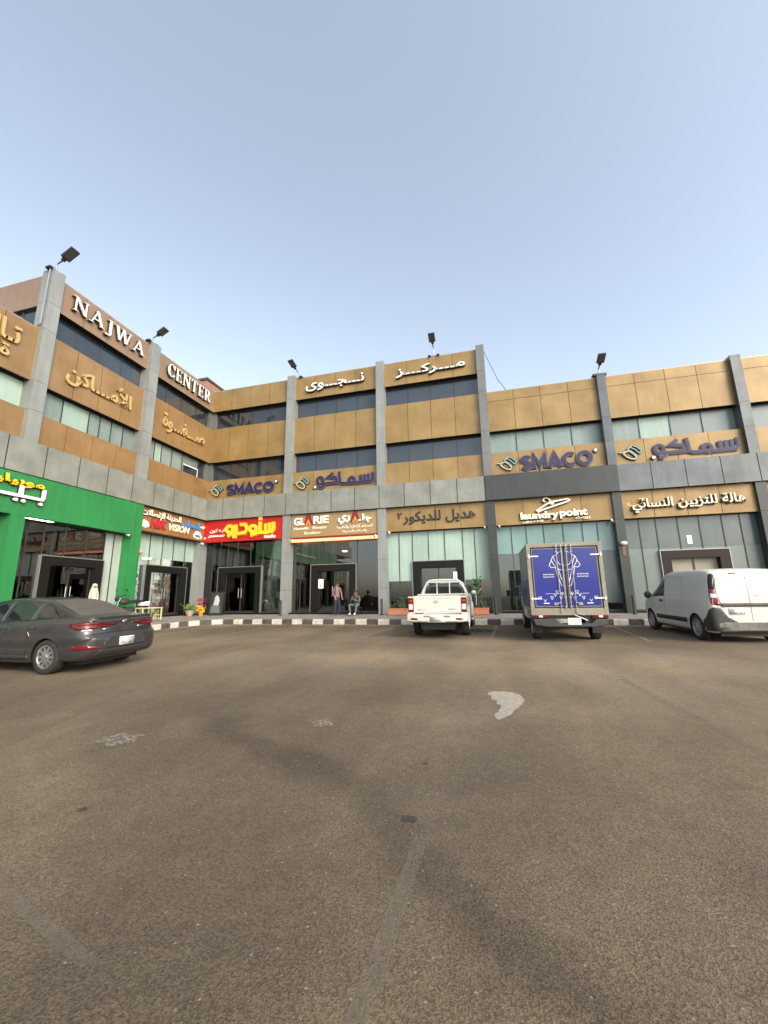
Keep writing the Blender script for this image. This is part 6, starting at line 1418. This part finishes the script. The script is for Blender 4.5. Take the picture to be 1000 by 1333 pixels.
def sit():
    root = empty('person', (9.36, -.62, gzp(0, -.62)), R(-100), 'person with dark patterned top, grey jeans and white shoes sitting beside the showroom door', 'person')
    J = dict(pelvis=(-.05, 0, .46, .14, .11), waist=(.0, 0, .58, .125, .10), chest=(.07, 0, .76, .145, .11), neckb=(.12, 0, .90, .09, .075), neck=(.15, 0, .96, .05, .05), headl=(.18, 0, 1.01, .068, .072), head=(.19, 0, 1.075, .085, .09), top=(.175, 0, 1.14, .06, .065))
    E_ = [('pelvis', 'waist'), ('waist', 'chest'), ('chest', 'neckb'), ('neckb', 'neck'), ('neck', 'headl'), ('headl', 'head'), ('head', 'top')]
    for s, n in ((1, 'l'), (-1, 'r')):
        J[n+'sh'] = (.10, s*.17, .86, .06, .06); J[n+'el'] = (.18, s*.25, .60, .046, .046); J[n+'wr'] = (.36, s*.06, .70, .028, .028)
        E_ += [('neckb', n+'sh'), (n+'sh', n+'el'), (n+'el', n+'wr')]
        J[n+'hip'] = (.02, s*.10, .45, .09, .09); J[n+'kn'] = (.40, s*.20, .48, .066, .066); J[n+'an'] = (.40, s*.13, .09, .048, .05); J[n+'toe'] = (.54, s*.14, .045, .040, .034)
        E_ += [('pelvis', n+'hip'), (n+'hip', n+'kn'), (n+'kn', n+'an'), (n+'an', n+'toe')]
        hand(J, E_, n+'wr', (.3, -s*.5, .5), s, .9)
    top = mat('patterned_top', (.03, .034, .03), .7, c2=(.12, .12, .09), vscale=22); jeans = mat('grey_jeans', (.09, .11, .13), .8, var=.25, vscale=9)
    def mf(c):
        if c.z > .955: return 0
        if c.z < .09 and c.x > .3: return 3
        if c.x > .31 and abs(c.y) < .12 and .6 < c.z < .9: return 0
        if c.z > .56 and not (c.x > .28 and abs(c.y) > .15 and c.z < .58): return 1
        return 2
    b = skin_body('body', J, E_, root, [skin, top, jeans, white], mf); head_parts(b, (.19, 0, 1.06), (1, 0, -.35), hairb)
    s = empty('stool', (9.36, -.57, gzp(0, -.57)), R(-100), 'low dark stool under the sitting person', 'stool')
    m = MB(); m.box(-.22, .12, -.17, .17, .31, .35); bevel(m.build('seat', black, s), .01)
    for a in (-.19, .09):
        for b_ in (-.14, .14): m = MB(); m.box(a-.018, a+.018, b_-.018, b_+.018, 0, .308); m.build('leg', black, s)
def robed():
    root = empty('person', (1.2, -7.25, gzp(0, -1.0)), R(-30), 'person in a pale headscarf and robe seen over the roof of the grey sedan', 'person')
    J = dict(pelvis=(0, 0, .92, .15, .12), waist=(0, 0, 1.08, .14, .11), chest=(0, 0, 1.26, .16, .12), neckb=(0, 0, 1.42, .09, .08), neck=(0, 0, 1.48, .055, .055), headl=(.01, 0, 1.54, .07, .075), head=(.015, 0, 1.61, .085, .09), top=(.005, 0, 1.675, .06, .065))
    E_ = [('pelvis', 'waist'), ('waist', 'chest'), ('chest', 'neckb'), ('neckb', 'neck'), ('neck', 'headl'), ('headl', 'head'), ('head', 'top')]
    for s, n in ((1, 'l'), (-1, 'r')):
        J[n+'sh'] = (0, s*.13, 1.38, .06, .06); J[n+'el'] = (-.02, s*.155, 1.12, .05, .05); J[n+'wr'] = (.05, s*.155, .90, .035, .035)
        E_ += [('neckb', n+'sh'), (n+'sh', n+'el'), (n+'el', n+'wr')]
        J[n+'hip'] = (0, s*.09, .84, .10, .10); J[n+'kn'] = (.02, s*.10, .48, .09, .09); J[n+'an'] = (-.02, s*.11, .10, .06, .06); J[n+'toe'] = (.13, s*.12, .045, .038, .032)
        E_ += [('pelvis', n+'hip'), (n+'hip', n+'kn'), (n+'kn', n+'an'), (n+'an', n+'toe')]
        hand(J, E_, n+'wr', (.2, 0, -1), s, .95)
    robe = mat('pale_robe', (.52, .47, .38), .8, var=.12, vscale=6)
    b = skin_body('body', J, E_, root, [skin, robe], lambda c: 0 if (c.z > 1.47 or (abs(c.y) > .15 and c.z < .92 and c.z > .6) or c.z < .09) else 1); head_parts(b, (.015, 0, 1.60), (1, 0, 0), hairb, hair=False)
    m = MB(); m.ell((-.025, 0, 1.635), (.105, .108, .10), 16); m.lathe([(.10, 0), (.15, -.16), (.185, -.30), (.18, -.31), (.13, -.15), (.085, -.01)], (-.06, 0, 1.64), 'z', 20); m.build('headscarf', robe, b, 60); root.scale = (.80, .80, .86); return root
stand(); sit(); rb_ = robed()

# furnishings seen through the glass
m = MB(); m.lathe([(0, .70), (.30, .70), (.30, .74), (0, .74)], (0, 0, 0), 'z', 24); m.lathe([(0, 0), (.2, 0), (.2, .02), (.03, .04), (.03, .70), (0, .70)], (0, 0, 0), 'z', 16); o = m.build('round_table', white, None, 40); o.location = (11.4, .75, .70); tag(o, 'small round white table behind the glass left of the pickup', 'table')
m = MB(); m.lathe([(0, 0), (.05, 0), (.09, .10), (.05, .22), (.03, .30), (0, .30)], (0, 0, 0), 'z', 16); o = m.build('red_vase', red, None, 50); o.location = (11.05, .62, .70); tag(o, 'red vase low behind the glass at the left edge of the decor shop', 'vase')
def sofa(x, y, rz, m_, label):
    e = empty('sofa', (x, y, .70), rz, label, 'sofa')
    q = MB(); q.box(-.8, .8, -.4, .4, .1, .42); bevel(q.build('seat', m_, e), .05, 3)
    q = MB(); q.box(-.8, .8, .25, .45, .42, .85); bevel(q.build('backrest', m_, e), .06, 3)
    for a in (-.8, .8): q = MB(); q.box(a-.1, a+.1, -.4, .4, .1, .62); bevel(q.build('armrest', m_, e), .05, 3)
sofa(-2.0, -7.2, R(90), mat('sofa_brown', (.20, .12, .06), .8), 'brown sofa inside the green furniture shop behind the door')
q = MB(); q.box(-2.6, -2.55, -9.0, -6.2, 2.6, 3.7); tag(q.build('wall_picture', mat('picture_ochre', (.32, .22, .07), .6, c2=(.05, .045, .03), vscale=2.2)), 'wide ochre and black picture high inside the green furniture shop', 'picture')
q = MB(); q.box(8.3, 8.9, 1.4, 1.9, .70, 1.75); tag(bevel(q.build('reception_desk', wood), .02), 'brown reception desk inside the lift showroom', 'desk')
q = MB(); q.box(14.75, 15.35, .6, 1.1, .70, 1.5); tag(bevel(q.build('display_plinth', prods[3]), .02), 'grey display plinth behind the glass right of the pickup', 'plinth')
